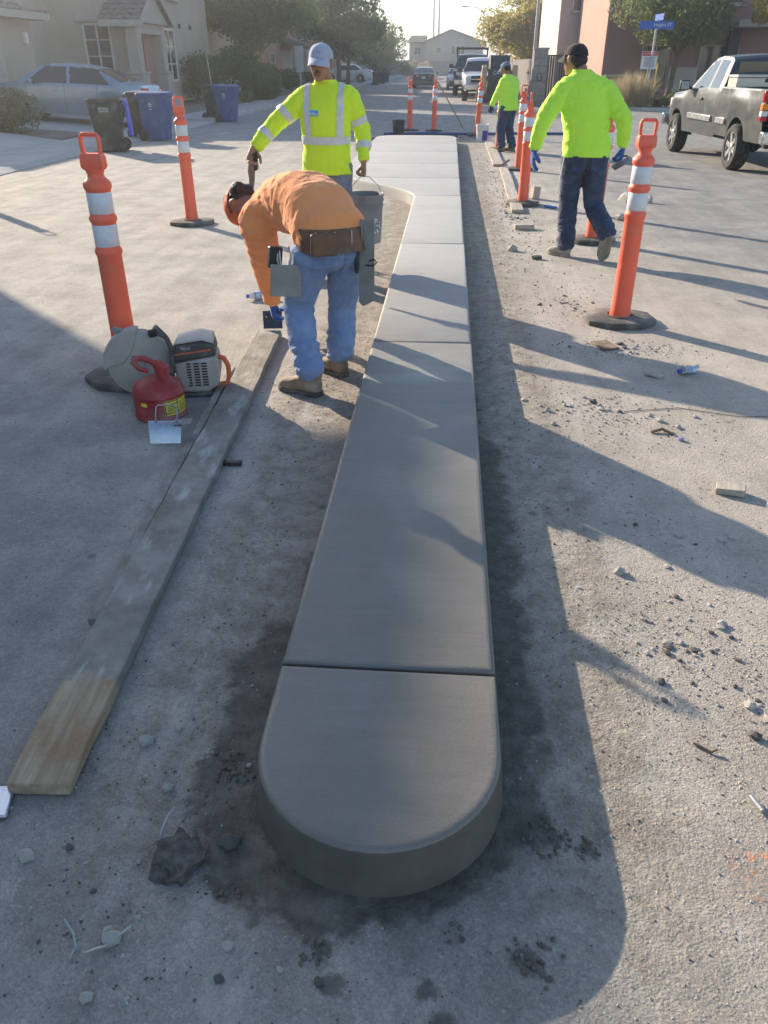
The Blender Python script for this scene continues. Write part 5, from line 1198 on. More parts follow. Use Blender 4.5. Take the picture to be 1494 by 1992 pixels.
def make_pickup(label, pm, name='pickup_truck', cat='pickup', toolbox=True, m_cl=None, group='trucks on the street'):
    t = thing(name, label, cat, group=group); m_cl = m_cl or pm
    TOP = [(-3.05, 1.33), (-.80, 1.34), (-.76, 1.40), (-.62, 1.78), (-.5, 1.84), (0., 1.86), (.35, 1.82), (.55, 1.72), (1.12, 1.25), (1.3, 1.22), (2.3, 1.14), (2.6, 1.08), (2.72, .96), (2.76, .8)]
    def hw(x): return .985*(1-.12*smoothstep(2.0, 2.76, x)-.015*smoothstep(-2.4, -3.05, x))
    def bot(x):
        b = .46 if x > -.7 else .52
        for c in (1.80, -1.85):
            dx = abs(x-c)
            if dx < .47: b = max(b, .40+math.sqrt(.47**2-dx*dx))
        return b
    def section(x):
        w = hw(x); tp = interp(TOP, x); bed = x < -.77; be = min(1.24, tp-.02) if not bed else 1.30; b = min(bot(x), be-.05); out = []
        for j in range(9):
            u = j/8; z = b+(be-b)*u; fl = 0
            for c in (1.80, -1.85): fl = max(fl, .035*math.exp(-((x-c)/.42)**2)*math.sin(PI*min(1, u*1.0))**.5 if u > 0 else .03*math.exp(-((x-c)/.42)**2))
            out.append((w*(1-.045*(1-u)**2+.01*math.sin(PI*u)-.03*u**5)+fl-.02, z))
        if bed:
            w0 = w*.955; out += [(w0-.005, 1.315), (w0-.02, 1.335), (w0-.05, 1.34), (w0-.09, 1.335), (w0-.10, 1.30), (w0-.10, 1.0), (w0-.11, .80), (w0*.7, .795), (w0*.6, .795), (w0*.5, .795), (w0*.4, .795), (w0*.3, .795), (w0*.2, .795), (w0*.1, .795), (0, .795)]
        else:
            h = tp-be; w0 = w*.955; we = w0-.20*min(1, h/.55)
            for j in range(1, 11): u = j/10; out.append((w0+(we-w0)*u, be+h*u*.96))
            for j in range(1, 6): u = j/5; out.append((we*(1-u), be+h*.96+h*.04*(1-(1-u)**2)+.03*u*(2-u)*(1 if x > 1.2 else .6)))
        return out
    def classify(x, j, y, z, s):
        if x < -.80: return 'bed_liner' if j >= 12 else 'body'
        if -.80 <= x < -.755: return 'cab_gap'
        if j < 9 and min(abs(x-q) for q in (1.05, .02, -.62)) < .008 and z > .5: return 'door_gap'
        if 8 < j <= 17 and z < 1.76:
            xf = 1.02-(z-1.24)*1.18; xr = -.56+(z-1.24)*.12
            if xr < x < xf and not (-.02 < x < .06): return 'side_window#%d%d' % (s, x > 0)
        if j >= 18:
            if .58 < x < 1.10: return 'windscreen'
            if -.755 < x < -.64 and z < 1.80: return 'rear_window'
        return 'body'
    xs = sorted(set([round(q, 3) for q in frange(-3.05, -.80, .05)+[-.79, -.76]+frange(-.75, 2.76, .03)+[q+e for q in (1.05, .02, -.62) for e in (-.007, .007)]]))
    car_shell(t, xs, section, classify, dict(side_window=m_glass, windscreen=m_glass, rear_window=m_glass, body=pm, bed_liner=m_trim, cab_gap=m_trim, door_gap=m_trim))
    MB().add([(2.76, y, z) for y, z in ((-.86, .5), (.86, .5), (.84, .8), (-.84, .8))], [(0, 1, 2, 3)]).build('front_panel', pm, t)
    MB().box((-.76, 0, 1.06), (.06, 1.72, .56)).build('cab_back', pm, t, bevel=.01)
    MB().add([(-.700, y, z) for y, z in ((-.72, 1.36), (.72, 1.36), (.66, 1.74), (-.66, 1.74))], [(0, 1, 2, 3)]).build('rear_glass', m_glass, t)
    MB().box((-3.02, 0, 1.03), (.07, 1.60, .58)).build('tailgate', pm, t, bevel=.02)
    MB().box((-3.065, 0, 1.22), (.03, .26, .06)).build('tailgate_handle', m_trim, t, bevel=.01)
    MB().box((-3.14, 0, .62), (.17, 1.92, .20)).build('rear_bumper', m_chrome, t, bevel=.03, seg=3)
    MB().box((2.82, 0, .62), (.16, 1.92, .24)).build('front_bumper', m_chrome, t, bevel=.04, seg=3)
    MB().box((2.77, 0, .95), (.05, 1.2, .28)).build('grille', m_trim, t, bevel=.02)
    MB().box((2.80, 0, .95), (.03, 1.2, .03)).build('grille_bar', m_chrome, t)
    MB().box((-.1, 0, .50), (5.2, 1.3, .16)).build('chassis', m_trim, t)
    MB().box((-3.235, 0, .66), (.01, .30, .15)).build('licence_plate', m_plate, t)
    for s in (1, -1):
        yb = .945*s
        tl_ = MB().box((-3.02, yb, 1.235), (.10, .11, .17)).build('tail_light', m_tail, t, bevel=.02)
        MB().box((-3.02, yb, 1.08), (.10, .114, .10)).build('turn_lens', m_amber, tl_, bevel=.01); MB().box((-3.02, yb, .98), (.10, .112, .08)).build('reverse_lens', m_clear, tl_, bevel=.01); MB().box((-3.02, yb, .90), (.10, .11, .07)).build('lower_lens', m_tail, tl_, bevel=.01)
        MB().box((2.66, .70*s, .96), (.16, .30, .20), Matrix.Rotation(rad(14*s), 3, 'Z')).build('headlight', m_clear, t, bevel=.04)
        MB().box((.16, .978*s, .78), (1.42, .05, .10)).build('side_moulding', m_alloy, t, bevel=.006); MB().box((-1.12, .978*s, .78), (.48, .05, .10)).build('side_moulding', m_alloy, t, bevel=.006)
        MB().box((.22, .975*s, 1.10), (.15, .03, .045)).build('door_handle', m_trim, t, bevel=.01)
        mr = MB().box((.98, 1.12*s, 1.32), (.11, .20, .19)).build('mirror', m_trim, t, bevel=.03); MB().box((.925, 1.12*s, 1.32), (.006, .16, .15)).build('mirror_glass', m_chrome, mr)
        MB().bar((.98, .95*s, 1.26), (.98, 1.05*s, 1.29), .06, .05).build('mirror_arm', m_trim, mr)
        for wx in (1.80, -1.85): wheel(t, wx, .85*s, .385, .26, sgn=s, spokes=6)
        for wx in (1.80, -1.85): MB().box((wx, .70*s, .62), (.9, .05, .5)).build('wheel_well', m_trim, t)
    if toolbox:
        tb = MB().box((-1.06, 0, 1.43), (.46, 1.74, .20)).build('toolbox', mat('warm_grey_aluminium', (.60, .54, .48), .4, .06, metal=.5, dirt=.2), t, bevel=.012)  # plain metal in one warm grey tone
        MB().box((-1.06, 0, 1.485), (.475, 1.755, .012)).build('lid_seam', m_trim, tb); MB().box((-1.295, .30, 1.44), (.02, .12, .06)).build('latch', m_trim, tb, bevel=.01)
    return t
pk = make_pickup('dark grey pickup with a metal toolbox parked on the right', paint('dark_grey_paint', (.052, .059, .063), .36, .3, .2))
pk.location = (5.74, 17.04, 0); pk.rotation_euler = (0, 0, rad(93.2)); pk.scale = (.91, .95, .955)
wtk = make_pickup('white pickup facing the camera beside the loader', paint('white_truck_paint', (.70, .71, .73), .3, .1, .3), toolbox=False); wtk.location = (1.62, 46.6, 0); wtk.rotation_euler = (0, 0, rad(-90)); wtk.scale = (1, 1.04, 1.03)
btk = make_pickup('black truck with a rack behind the white pickup', paint('black_truck_paint', (.02, .02, .022), .3, .3, .3), name='rack_truck', cat='truck', toolbox=False); btk.location = (1.25, 54.5, 0); btk.rotation_euler = (0, 0, rad(-90)); btk.scale = (1.1, 1.12, 1.16)
for s in (1, -1):
    MB().bar((-.8, .8*s, 1.3), (.4, .8*s, 2.1), .07, .07).build('rack_bar', m_trim, btk)
    MB().bar((.4, .8*s, 2.1), (-2.8, .8*s, 2.1), .07, .07).build('rack_bar', m_trim, btk)
MB().bar((.4, -.85, 2.1), (.4, .85, 2.1), .08, .10).build('rack_bar', m_trim, btk)
sed = make_sedan('dark sedan driving away up the street', paint('dark_green_grey_paint', (.035, .045, .048), .3, .4, .3)); sed.location = (-2.07, 70.2, 0); sed.rotation_euler = (0, 0, rad(90))
blu = make_sedan('light blue sedan parked in the driveway on the left', paint('light_blue_paint', (.20, .29, .39), .3, .4, .25)); blu.location = (-10.85, 24.6, .20); blu.rotation_euler = (0, rad(-2.6), rad(180)); 
wht = make_sedan('white sedan parked in a driveway far up the left side', paint('white_car_paint', (.72, .73, .75), .28, .1, .2)); wht.location = (-9.7, 82.5, .17); wht.rotation_euler = (0, 0, rad(176))
sil = make_sedan('silver car parked far up the right side behind the trucks', paint('silver_car_paint', (.36, .37, .38), .3, .6, .3)); sil.location = (.6, 66, 0); sil.rotation_euler = (0, 0, rad(-90))
# skid-steer loader seen from behind (local x forward)
sk = thing('skid_steer', 'skid-steer loader with a black rear door and tan arms', 'loader', (2.20, 41.6, 0), rad(90))
m_tan = mat('tan_yellow_loader_paint', (.42, .30, .14), .5, .15, 6, dirt=.5); m_lblk = mat('black_loader_steel', (.018, .018, .019), .5, .2, 8, dirt=.25)
MB().box((-.1, 0, .62), (2.0, 1.0, .62)).build('chassis', m_lblk, sk, bevel=.03)
dr = MB().box((-1.14, 0, .92), (.16, 1.06, 1.02)).build('rear_door', m_lblk, sk, bevel=.05, seg=3)
for k in range(6): MB().box((-1.225, .05, .60+.09*k), (.012, .80, .025)).build('louvre', m_trim, dr)
text('maker_lettering', 'CAT', .20, m_whitepr, dr, (-1.226, .10, 1.28), (PI/2, 0, -PI/2), .004)
MB().prism([(-1.05, 1.42), (.55, 1.42), (.6, 1.98), (-.55, 1.98)], -.45, .45, lambda x, y, z: (x, z, y)).build('cab', m_lblk, sk, bevel=.03)
MB().add([(-.98+.009, y, z) for y, z in ()] or [(-1.03, -.33, 1.50), (-1.03, .33, 1.50), (-.66, .33, 1.90), (-.66, -.33, 1.90)], [(0, 1, 2, 3)]).build('rear_window', m_glass, sk)
for s in (1, -1):
    MB().prism([(-1.30, .38), (-.85, .38), (-.75, 1.45), (-1.0, 1.60), (-1.25, 1.50)], .58*s, .80*s, lambda x, y, z: (x, z, y)).build('rear_upright', m_tan, sk, bevel=.03)
    MB().bar((-1.05, .70*s, 1.50), (.9, .70*s, 1.05), .16, .20).build('lift_arm', m_tan, sk, bevel=.02); MB().bar((.9, .70*s, 1.08), (1.25, .70*s, .25), .15, .18).build('lift_arm', m_tan, sk, bevel=.02)
    for wx in (.52, -.62): wheel(sk, wx, .80*s, .42, .28, m_tan, 4, s)
    MB().box((-1.22, .66*s, .5), (.08, .2, .14)).build('tail_light', m_tail, sk, bevel=.01)
MB().prism([(1.2, .05), (2.0, .03), (1.95, .08), (1.45, .12), (1.35, .55), (1.25, .6)], -.95, .95, lambda x, y, z: (x, z, y)).build('bucket', m_greymetal, sk, bevel=.01)
bc_ = MB().lathe([(.06, 1.98), (.06, 2.04), (.045, 2.05), (.045, 2.16), (.02, 2.19)], 16, (-.35, 0, 0)).build('beacon', m_amber, sk, smooth=40)
MB().box((-1.30, 0, .36), (.16, 1.3, .16)).build('rear_guard', m_lblk, sk, bevel=.02)
# ================================================================ wheeled bins
m_binblk = mat('dark_bin_plastic', (.022, .026, .024), .6, .2, 6, dirt=.35); m_binblu = mat('blue_bin_plastic', (.025, .075, .22), .55, .15, 6, dirt=.25); m_lidblu = mat('bright_blue_lid', (.035, .06, .50), .5, .12, 6)
def rrect(w, d, r, z, n=5, yo=0.):
    out = []
    for cx, cy, a0 in ((w-r, d-r, 0), (-w+r, d-r, PI/2), (-w+r, -d+r, PI), (w-r, -d+r, 1.5*PI)):
        for k in range(n): a = a0+PI/2*k/(n-1); out.append((cx+r*math.cos(a), yo+cy+r*math.sin(a), z))
    return out
def make_bin(label, loc, rz, m, m_lid, lid='closed', mark=None, side=1):
    t = thing('wheeled_bin', label, 'bin', loc, rz, 'wheeled bins along the left kerb')
    MB().loft([rrect(.23, .25, .05, .03, yo=.02), rrect(.235, .26, .05, .2, yo=.02), rrect(.27, .33, .06, .92), rrect(.285, .345, .06, .93), rrect(.29, .35, .06, .99), rrect(.27, .33, .05, .99), rrect(.25, .31, .05, .85)]).build('bin_body', m, t, smooth=40)
    if lid == 'closed': lo = MB().loft([rrect(.30, .36, .06, .985), rrect(.305, .37, .06, 1.0), rrect(.29, .35, .06, 1.035), rrect(.20, .26, .05, 1.06)]).build('lid', m_lid, t, smooth=40)
    else:
        lo = MB().loft([[(-.28, .40, .98), (.28, .40, .98), (.28, .43, .985), (-.28, .43, .985)], [(-.28, .43, .90), (.28, .43, .90), (.28, .47, .90), (-.28, .47, .90)], [(-.27, .44, .32), (.27, .44, .32), (.27, .50, .30), (-.27, .50, .30)]]).build('lid', m_lid, t, bevel=.012)
    MB().tube([(-.25, .34, .93), (-.25, .41, .96), (.25, .41, .96), (.25, .34, .93)], .016, 8).build('handle', m, t, smooth=60)
    ax = Matrix.Rotation(rad(90), 3, 'Y')
    for s in (-1, 1): MB().lathe([(.02, -.03), (.12, -.03), (.13, -.02), (.13, .02), (.12, .03), (.02, .03)], 22, (.25*s, .29, .13), ax).build('wheel', m_tyre, t, smooth=35)
    if mark:
        st_ = MB(); n = 10; pts = [(.06*(1 if k % 2 == 0 else .5)*math.sin(k*PI/5), .06*(1 if k % 2 == 0 else .5)*math.cos(k*PI/5)) for k in range(n)]
        if mark == 'star':
            inn = [(x*.6, y*.6) for x, y in pts]; sx_ = side; vs = [(sx_*(.266+.05*z), x, .78+z) for x, z in pts]+[(sx_*(.266+.05*z), x, .78+z) for x, z in inn]
            st_.add(vs, [(k, (k+1) % n, n+(k+1) % n, n+k) for k in range(n)]); st_.box((sx_*.262, 0, .69), (.004, .09, .012)); st_.build('bin_logo', m_whitepr, t)
        else:
            g_ = bpy.data.objects.new('bin_lettering', None)
            bpy.data.objects.remove(g_); text('bin_lettering', 'REPUBLIC\nSERVICES', .05, m_whitepr, t, (side*.272, 0, .80), (PI/2, 0, PI/2*side), .002)
    return t
make_bin('dark bin with its bright blue lid hanging open behind it', (-7.22, 17.75, 0), rad(-74), m_binblk, m_lidblu, 'open', 'text')
make_bin('dark bin close behind the first bin, half hidden by a blue one', (-7.50, 20.95, 0), rad(82), m_binblk, m_binblk)
make_bin('blue bin with a white star logo beside the driveway', (-7.08, 20.55, 0), rad(78), m_binblu, m_binblu, mark='star', side=-1)
make_bin('dark bin half hidden left of the blue bin further up the kerb', (-7.62, 28.0, 0), rad(84), m_binblk, m_binblk)
make_bin('blue bin with a star logo further up the kerb near the hedge', (-7.12, 27.55, 0), rad(80), m_binblu, m_binblu, mark='star', side=-1)
for k, (x_, y_) in enumerate(((-6.6, 78), (-6.5, 83.5), (-6.6, 90))): make_bin(['black bin far up the left kerb by the white car', 'middle one of the far black bins on the left kerb', 'farthest black bin on the left kerb'][k], (x_, y_, 0), rad(20), m_binblk, m_binblk)
tag(MB().tube([(-7.75, 28.3, .6), (-7.95, 28.6, 1.95)], [.018, .016], 8).build('broom_handle', mat('pale_pole_wood', (.50, .44, .36), .7, .1), smooth=60), 'pale pole leaning behind the blue bin near the hedge', 'pole')
# ================================================================ buildings
def stucco(name, col):
    t = NT(name); p = t.pos(); c = t.mix(t.map(t.noise(p, .7, 5, .6), .3, .7), tuple(q*.92 for q in col), tuple(min(1, q*1.05) for q in col))
    c = t.mix(t.math('MULTIPLY', t.map(t.noise(t.scale(p, (3, 3, .4)), 1.5, 5, .6), .58, .75), .25), c, tuple(q*.7 for q in col))
    return t.out(c, .93, t.bump(t.noise(p, 45, 4, .7), .5, .012))
m_cream = stucco('cream_stucco', (.50, .44, .35)); m_beige = stucco('beige_stucco', (.42, .36, .30)); m_salmon = stucco('salmon_stucco', (.47, .27, .215)); m_salmond = stucco('dark_rose_stucco', (.31, .165, .15)); m_grey = stucco('greige_stucco', (.40, .36, .32)); m_lilac = stucco('pale_taupe_stucco', (.45, .40, .375)); m_pale = stucco('sunlit_cream_stucco', (.66, .60, .49))
m_fascia = mat('painted_fascia', (.40, .36, .31), .8, .1, 5); m_roof = mat('grey_brown_roof_tile', (.20, .165, .14), .9, .25, 6, .4, 30, .01); m_wtrim = mat('white_window_trim', (.68, .67, .64), .6, .05, 5); m_pane = NT('house_window_glass').out((.03, .036, .042), .08, None, Specular_IOR_Level=.8)
m_block = mat('block_wall', (.30, .255, .215), .95, .15, 5, .4, 30, .008); m_door = mat('garage_door_paint', (.43, .39, .34), .7, .06, 4)
def win(t, o, u, w, h, n, mull=1, bars=1, trim=m_wtrim, sill=True):
    """window on a wall: o lower left corner, u horizontal unit, n outward normal"""
    o, u, n = V(o), V(u), V(n); up = V((0, 0, 1)); R3 = Matrix((u, n, up)).transposed(); c = o+u*w/2+up*h/2
    f = MB()
    for d_, s_ in ((u*(-w/2+.03), (.06, .09, h)), (u*(w/2-.03), (.06, .09, h)), (up*(h/2-.03), (w, .09, .06)), (up*(-h/2+.03), (w, .09, .06))): f.box(c+d_+n*.015, s_, R3)
    for k in range(mull): f.box(c+u*(w*((k+1)/(mull+1)-.5))+n*.012, (.05, .07, h-.1), R3)
    for k in range(bars): f.box(c+up*(h*((k+1)/(bars+1)-.5))+n*.008, (w-.1, .05, .03), R3)
    fo = f.build('window', trim, t); MB().box(c-n*.0, (w-.04, .04, h-.04), R3).build('pane', m_pane, fo)
    if sill: MB().box(o+u*w/2+n*.06-up*.05, (w+.2, .16, .09), R3).build('sill', m_fascia, fo)
    return fo
def tile_roof(t, a, b, up_a, up_b, name='roof', m=m_roof, courses=9, th=.06, part=None):
    """one sloping roof plane: eave a->b, ridge up_a->up_b, laid in stepped tile courses"""
    a, b, ua, ub = V(a), V(b), V(up_a), V(up_b); nrm = (b-a).cross(ua-a).normalized()
    if nrm.z < 0: nrm = -nrm
    base = MB().loft([[a, b, b-nrm*.12, a-nrm*.12], [ua, ub, ub-nrm*.12, ua-nrm*.12]]).build(name, m, t)
    for k in range(courses):
        s0, s1 = k/courses, min(1, (k+1.12)/courses); p0, p1 = a.lerp(ua, s0), b.lerp(ub, s0); q0, q1 = a.lerp(ua, s1), b.lerp(ub, s1)
        n_ = max(2, int((p1-p0).length/.34)); rings = []; A = []; B = []
        for i in range(n_*2+1):
            u = i/(n_*2); wv = .022*(1 if i % 2 else 0)
            A.append(p0.lerp(p1, u)+nrm*(th+wv)); B.append(q0.lerp(q1, u)+nrm*(.008+wv))
        lo = [p0.lerp(p1, u)+nrm*.0 for u in (i/(n_*2) for i in range(n_*2+1))]
        MB().loft([lo, A, B], closed=False, cap=False).build('tile_course', m, base)
    return base
def walls(t, pts, z0, z1, m, name='wall'):
    """each wall face of a plan polygon (ccw) as its own part"""
    n = len(pts)
    for i in range(n):
        a, b = V((*pts[i], 0)), V((*pts[(i+1) % n], 0)); d = (b-a).normalized(); nn = V((d.y, -d.x, 0)); q = .2
        MB().add([a+V((0, 0, z0)), b+V((0, 0, z0)), b+V((0, 0, z1)), a+V((0, 0, z1)), a-nn*q+d*q+V((0, 0, z0)), b-nn*q-d*q+V((0, 0, z0)), b-nn*q-d*q+V((0, 0, z1)), a-nn*q+d*q+V((0, 0, z1))], [(0, 1, 2, 3), (5, 4, 7, 6), (0, 3, 7, 4), (1, 5, 6, 2), (3, 2, 6, 7), (0, 4, 5, 1)]).build(name, m, t)
def hip(t, x0, x1, y0, y1, z, rise, ov=.5, m=m_roof, ridge='y', gable=False, courses=9):
    x0 -= ov; x1 += ov; y0 -= ov; y1 += ov
    if ridge == 'y':
        xc = (x0+x1)/2; ins = 0 if gable else min((x1-x0)/2, (y1-y0)/2-.05); r0, r1 = (xc, y0+ins, z+rise), (xc, y1-ins, z+rise)
        tile_roof(t, (x1, y0, z), (x1, y1, z), r0, r1, m=m, courses=courses); tile_roof(t, (x0, y1, z), (x0, y0, z), r1, r0, m=m, courses=courses)
        if not gable: tile_roof(t, (x0, y0, z), (x1, y0, z), r0, r0, m=m, courses=courses); tile_roof(t, (x1, y1, z), (x0, y1, z), r1, r1, m=m, courses=courses)
    else:
        yc = (y0+y1)/2; ins = 0 if gable else min((y1-y0)/2, (x1-x0)/2-.05); r0, r1 = (x0+ins, yc, z+rise), (x1-ins, yc, z+rise)
        tile_roof(t, (x0, y0, z), (x1, y0, z), r0, r1, m=m, courses=courses); tile_roof(t, (x1, y1, z), (x0, y1, z), r1, r0, m=m, courses=courses)
        if not gable: tile_roof(t, (x1, y0, z), (x1, y1, z), r1, r1, m=m, courses=courses); tile_roof(t, (x0, y1, z), (x0, y0, z), r0, r0, m=m, courses=courses)
    fb = MB(); 
    for a, b in (((x0, y0), (x1, y0)), ((x1, y0), (x1, y1)), ((x1, y1), (x0, y1)), ((x0, y1), (x0, y0))): fb.bar((*a, z-.08), (*b, z-.08), .04, .2)
    fb.build('fascia', m_fascia, t)
    MB().box(((x0+x1)/2, (y0+y1)/2, z-.15), (x1-x0-.1, y1-y0-.1, .03)).build('soffit', m_fascia, t)
# house whose shadow falls over the near road (left of the picture's frame)
hB = thing('house', 'two-storey stucco house on the left near the first driveway', 'house', (0, 0, 0), group='houses on the left side')
walls(hB, [(-20, -9), (-11.5, -9), (-11.5, 13.9), (-20, 13.9)], .1, 5.7, m_beige); hip(hB, -20, -11.5, -9, 13.9, 5.75, 1.6, .4, ridge='y', courses=8)
for y_ in (-6, -2, 3, 8): win(hB, (-11.5, y_, 3.5), (0, 1, 0), 1.4, 1.2, (1, 0, 0)); win(hB, (-11.5, y_, .9), (0, 1, 0), 1.6, 1.4, (1, 0, 0))
MB().box((-11.52, 11.4, 1.35), (.1, 2.6, 2.2)).build('garage_door', m_door, hB)
# house with the porch
hA = thing('house', 'beige house with a gabled porch behind the blue sedan', 'house', (0, 0, 0), group='houses on the left side')
walls(hA, [(-24, 20.6), (-13.9, 20.6), (-13.9, 29.0), (-24, 29.0)], .2, 3.0, m_beige); hip(hA, -24, -13.9, 20.6, 29.0, 3.05, 1.6, .5, ridge='y', courses=8)
XA = -11.9
walls(hA, [(-24, 33.2), (XA, 33.2), (XA, 43.4), (-24, 43.4)], .2, 6.3, m_beige); hip(hA, -24, XA, 33.2, 43.4, 6.3, 1.5, .45, ridge='y', courses=9)
walls(hA, [(-24, 29.0), (-15.2, 29.0), (-15.2, 33.2), (-24, 33.2)], .2, 4.6, m_grey); tile_roof(hA, (-14.8, 29, 4.6), (-14.8, 33.2, 4.6), (-19, 29, 5.7), (-19, 33.2, 5.7), courses=7)
win(hA, (-13.85, 33.2, 1.35), (1, 0, 0), 1.05, 1.6, (0, -1, 0), 1, 2)
MB().box((-13.33, 33.12, 3.12), (1.5, .16, .30)).build('window_head', m_grey, hA, bevel=.05)
MB().box((-13.85, 24.3, 1.35), (.12, 4.8, 2.2)).build('garage_door', m_door, hA)
for k in range(3): MB().box((-13.8, 24.3, .75+.58*k), (.06, 4.8, .03)).build('door_groove', m_fascia, hA)
lampm = MB().box((-13.82, 28.4, 2.35), (.16, .18, .32)).build('wall_lamp', m_wtrim, hA, bevel=.03)
# porch: ridge towards the street
py0, py1, px0, px1 = 32.2, 35.6, -12.75, -11.35
yc = (py0+py1)/2
tile_roof(hA, (px0, py0-.2, 3.0), (px1+.2, py0-.2, 3.0), (px0, yc, 4.15), (px1+.2, yc, 4.15), courses=7)
tile_roof(hA, (px1+.2, py1+.2, 3.0), (px0, py1+.2, 3.0), (px1+.2, yc, 4.15), (px0, yc, 4.15), courses=7)
MB().add([(px1+.02, py0-.05, 2.95), (px1+.02, py1+.05, 2.95), (px1+.02, yc, 4.02), (px1-.2, py0-.05, 2.95), (px1-.2, py1+.05, 2.95), (px1-.2, yc, 4.02)], [(0, 1, 2), (5, 4, 3), (0, 3, 4, 1), (1, 4, 5, 2), (2, 5, 3, 0)]).build('gable', m_grey, hA)
MB().bar((px0, py0-.18, 2.92), (px1+.2, py0-.18, 2.92), .06, .22).build('fascia', m_fascia, hA)
for s_ in (-1, 1): MB().bar((px1+.21, yc+s_*1.9, 2.95), (px1+.21, yc, 4.12), .06, .18).build('barge_board', m_fascia, hA)
for cy in (py0+.3, py1-.3):
    MB().box((px1-.35, cy, 1.75), (.46, .46, 2.4)).build('porch_column', m_beige, hA, bevel=.03); MB().box((px1-.35, cy, .75), (.66, .66, 1.1)).build('column_pedestal', m_grey, hA, bevel=.04); MB().box((px1-.35, cy, 1.33), (.74, .74, .10)).build('pedestal_cap', m_fascia, hA, bevel=.02)
MB().box((-11.9, yc, .30), (1.6, 3.4, .3)).build('porch_floor', m_walk, hA); MB().box((XA+.02, 34.4, 1.5), (.1, 1.0, 2.1)).build('front_door', m_salmond, hA)
MB().box((px1-.35, yc, 2.78), (.40, 3.3, .34)).build('porch_beam', m_grey, hA)
win(hA, (XA, 36.4, 1.0), (0, 1, 0), 1.5, 1.9, (1, 0, 0), 1, 2); win(hA, (XA, 37.2, 4.0), (0, 1, 0), 1.6, 1.3, (1, 0, 0)); win(hA, (-15.4, 33.2, 4.2), (1, 0, 0), 1.6, 1.3, (0, -1, 0))
for k in range(2): MB().lathe([(.09, 0), (.10, .05), (.06, .06)], 12, (XA+.02, 38.8+k*1.6, 3.05), Matrix.Rotation(rad(90), 3, 'Y')).build('wall_vent', m_trim, hA)
# further houses up the left side
cols = [m_cream, m_salmon, m_grey, m_beige, m_cream, m_lilac]; lbs = ['pale two-storey house beyond the porch, half hidden by the big tree', 'rose stucco house behind the second street tree', 'grey stucco house by the white sedan', 'tan house far up the left side', 'cream house near the end of the left row', 'last house at the end of the left row']
for k, y0 in enumerate((48.5, 65, 81, 99, 117, 136)):
    t = thing('house', lbs[k], 'house', (0, 0, 0), group='houses on the left side'); xf = -13.2-.5*(k % 2)
    walls(t, [(-24, y0), (xf, y0), (xf, y0+12.5), (-24, y0+12.5)], .2, 5.9 if k % 2 == 0 else 5.6, cols[k]); hip(t, -24, xf, y0, y0+12.5, 5.95 if k % 2 == 0 else 5.65, 1.5, .5, ridge='y', courses=8)
    win(t, (xf-2.6, y0, 3.7), (1, 0, 0), 1.4, 1.2, (0, -1, 0)); win(t, (xf, y0+2, 3.7), (0, 1, 0), 1.6, 1.2, (1, 0, 0)); win(t, (xf, y0+8, 3.7), (0, 1, 0), 1.6, 1.2, (1, 0, 0)); win(t, (xf, y0+2, 1.0), (0, 1, 0), 1.6, 1.4, (1, 0, 0))
    MB().box((xf+.02, y0+8.6, 1.45), (.1, 4.8, 2.3)).build('garage_door', m_door, t)
    tile_roof(t, (xf+1.6, y0+5.6, 2.9), (xf+1.6, y0+11.8, 2.9), (xf, y0+5.6, 3.4), (xf, y0+11.8, 3.4), courses=4, name='garage_roof')
    MB().lathe([(.10, 6.2), (.10, 7.4), (.16, 7.42), (.16, 7.55)], 12, (xf-3, y0+3, 0)).build('vent_pipe', m_steel, t, smooth=40)
# far house closing the view
hF = thing('house', 'two-storey cream house closing the end of the street', 'house', (0, 0, 0), group='houses at the end of the street')
walls(hF, [(-4.5, 150), (5.2, 150), (5.2, 162), (-4.5, 162)], 0, 4.9, m_grey)
MB().add([(-4.5, 150.0, 4.9), (5.2, 150.0, 4.9), (-.2, 150.0, 6.45), (-4.5, 150.2, 4.9), (5.2, 150.2, 4.9), (-.2, 150.2, 6.45)], [(0, 1, 2), (5, 4, 3), (0, 3, 4, 1), (1, 4, 5, 2), (2, 5, 3, 0)]).build('gable', m_grey, hF)
tile_roof(hF, (5.7, 149.4, 4.75), (5.7, 162.5, 4.75), (-.2, 149.4, 6.6), (-.2, 162.5, 6.6), courses=8); tile_roof(hF, (-5.0, 162.5, 4.75), (-5.0, 149.4, 4.75), (-.2, 162.5, 6.6), (-.2, 149.4, 6.6), courses=8)
walls(hF, [(-7.2, 152.5), (-4.45, 152.5), (-4.45, 161), (-7.2, 161)], 0, 4.9, m_cream); tile_roof(hF, (-7.6, 152, 4.85), (-4.3, 152, 4.85), (-7.0, 156, 5.9), (-4.3, 156, 5.9), courses=6)
win(hF, (-.15, 150, 3.0), (1, 0, 0), 2.3, 1.3, (0, -1, 0), 2, 0); win(hF, (-2.6, 150, 3.2), (1, 0, 0), .8, .9, (0, -1, 0), 0, 0); win(hF, (-6.4, 152.5, 3.0), (1, 0, 0), 1.2, 1.2, (0, -1, 0))
bw = thing('block_wall', 'long brown block wall in front of the house at the end of the street', 'wall', (0, 0, 0)); 
for k in range(9): MB().box((-14.8+4*k, 146, 1.05), (3.985, .2, 2.1)).build('wall_panel', m_block, bw)
MB().box((0, 146, 2.14), (34.5, .3, .09)).build('wall_cap', m_beige, bw)
for k, (x_, c_) in enumerate(((-17, m_salmon), (17, m_beige))):
    t = thing('house', ['salmon house left of the one at the end of the street', 'tan house right of the one at the end of the street'][k], 'house', group='houses at the end of the street'); walls(t, [(x_-6, 155), (x_+6, 155), (x_+6, 166), (x_-6, 166)], 0, 4.6, c_); hip(t, x_-6, x_+6, 155, 166, 4.6, 1.5, .5, ridge='x', courses=6); win(t, (x_-1, 155, 2.8), (1, 0, 0), 1.8, 1.2, (0, -1, 0))
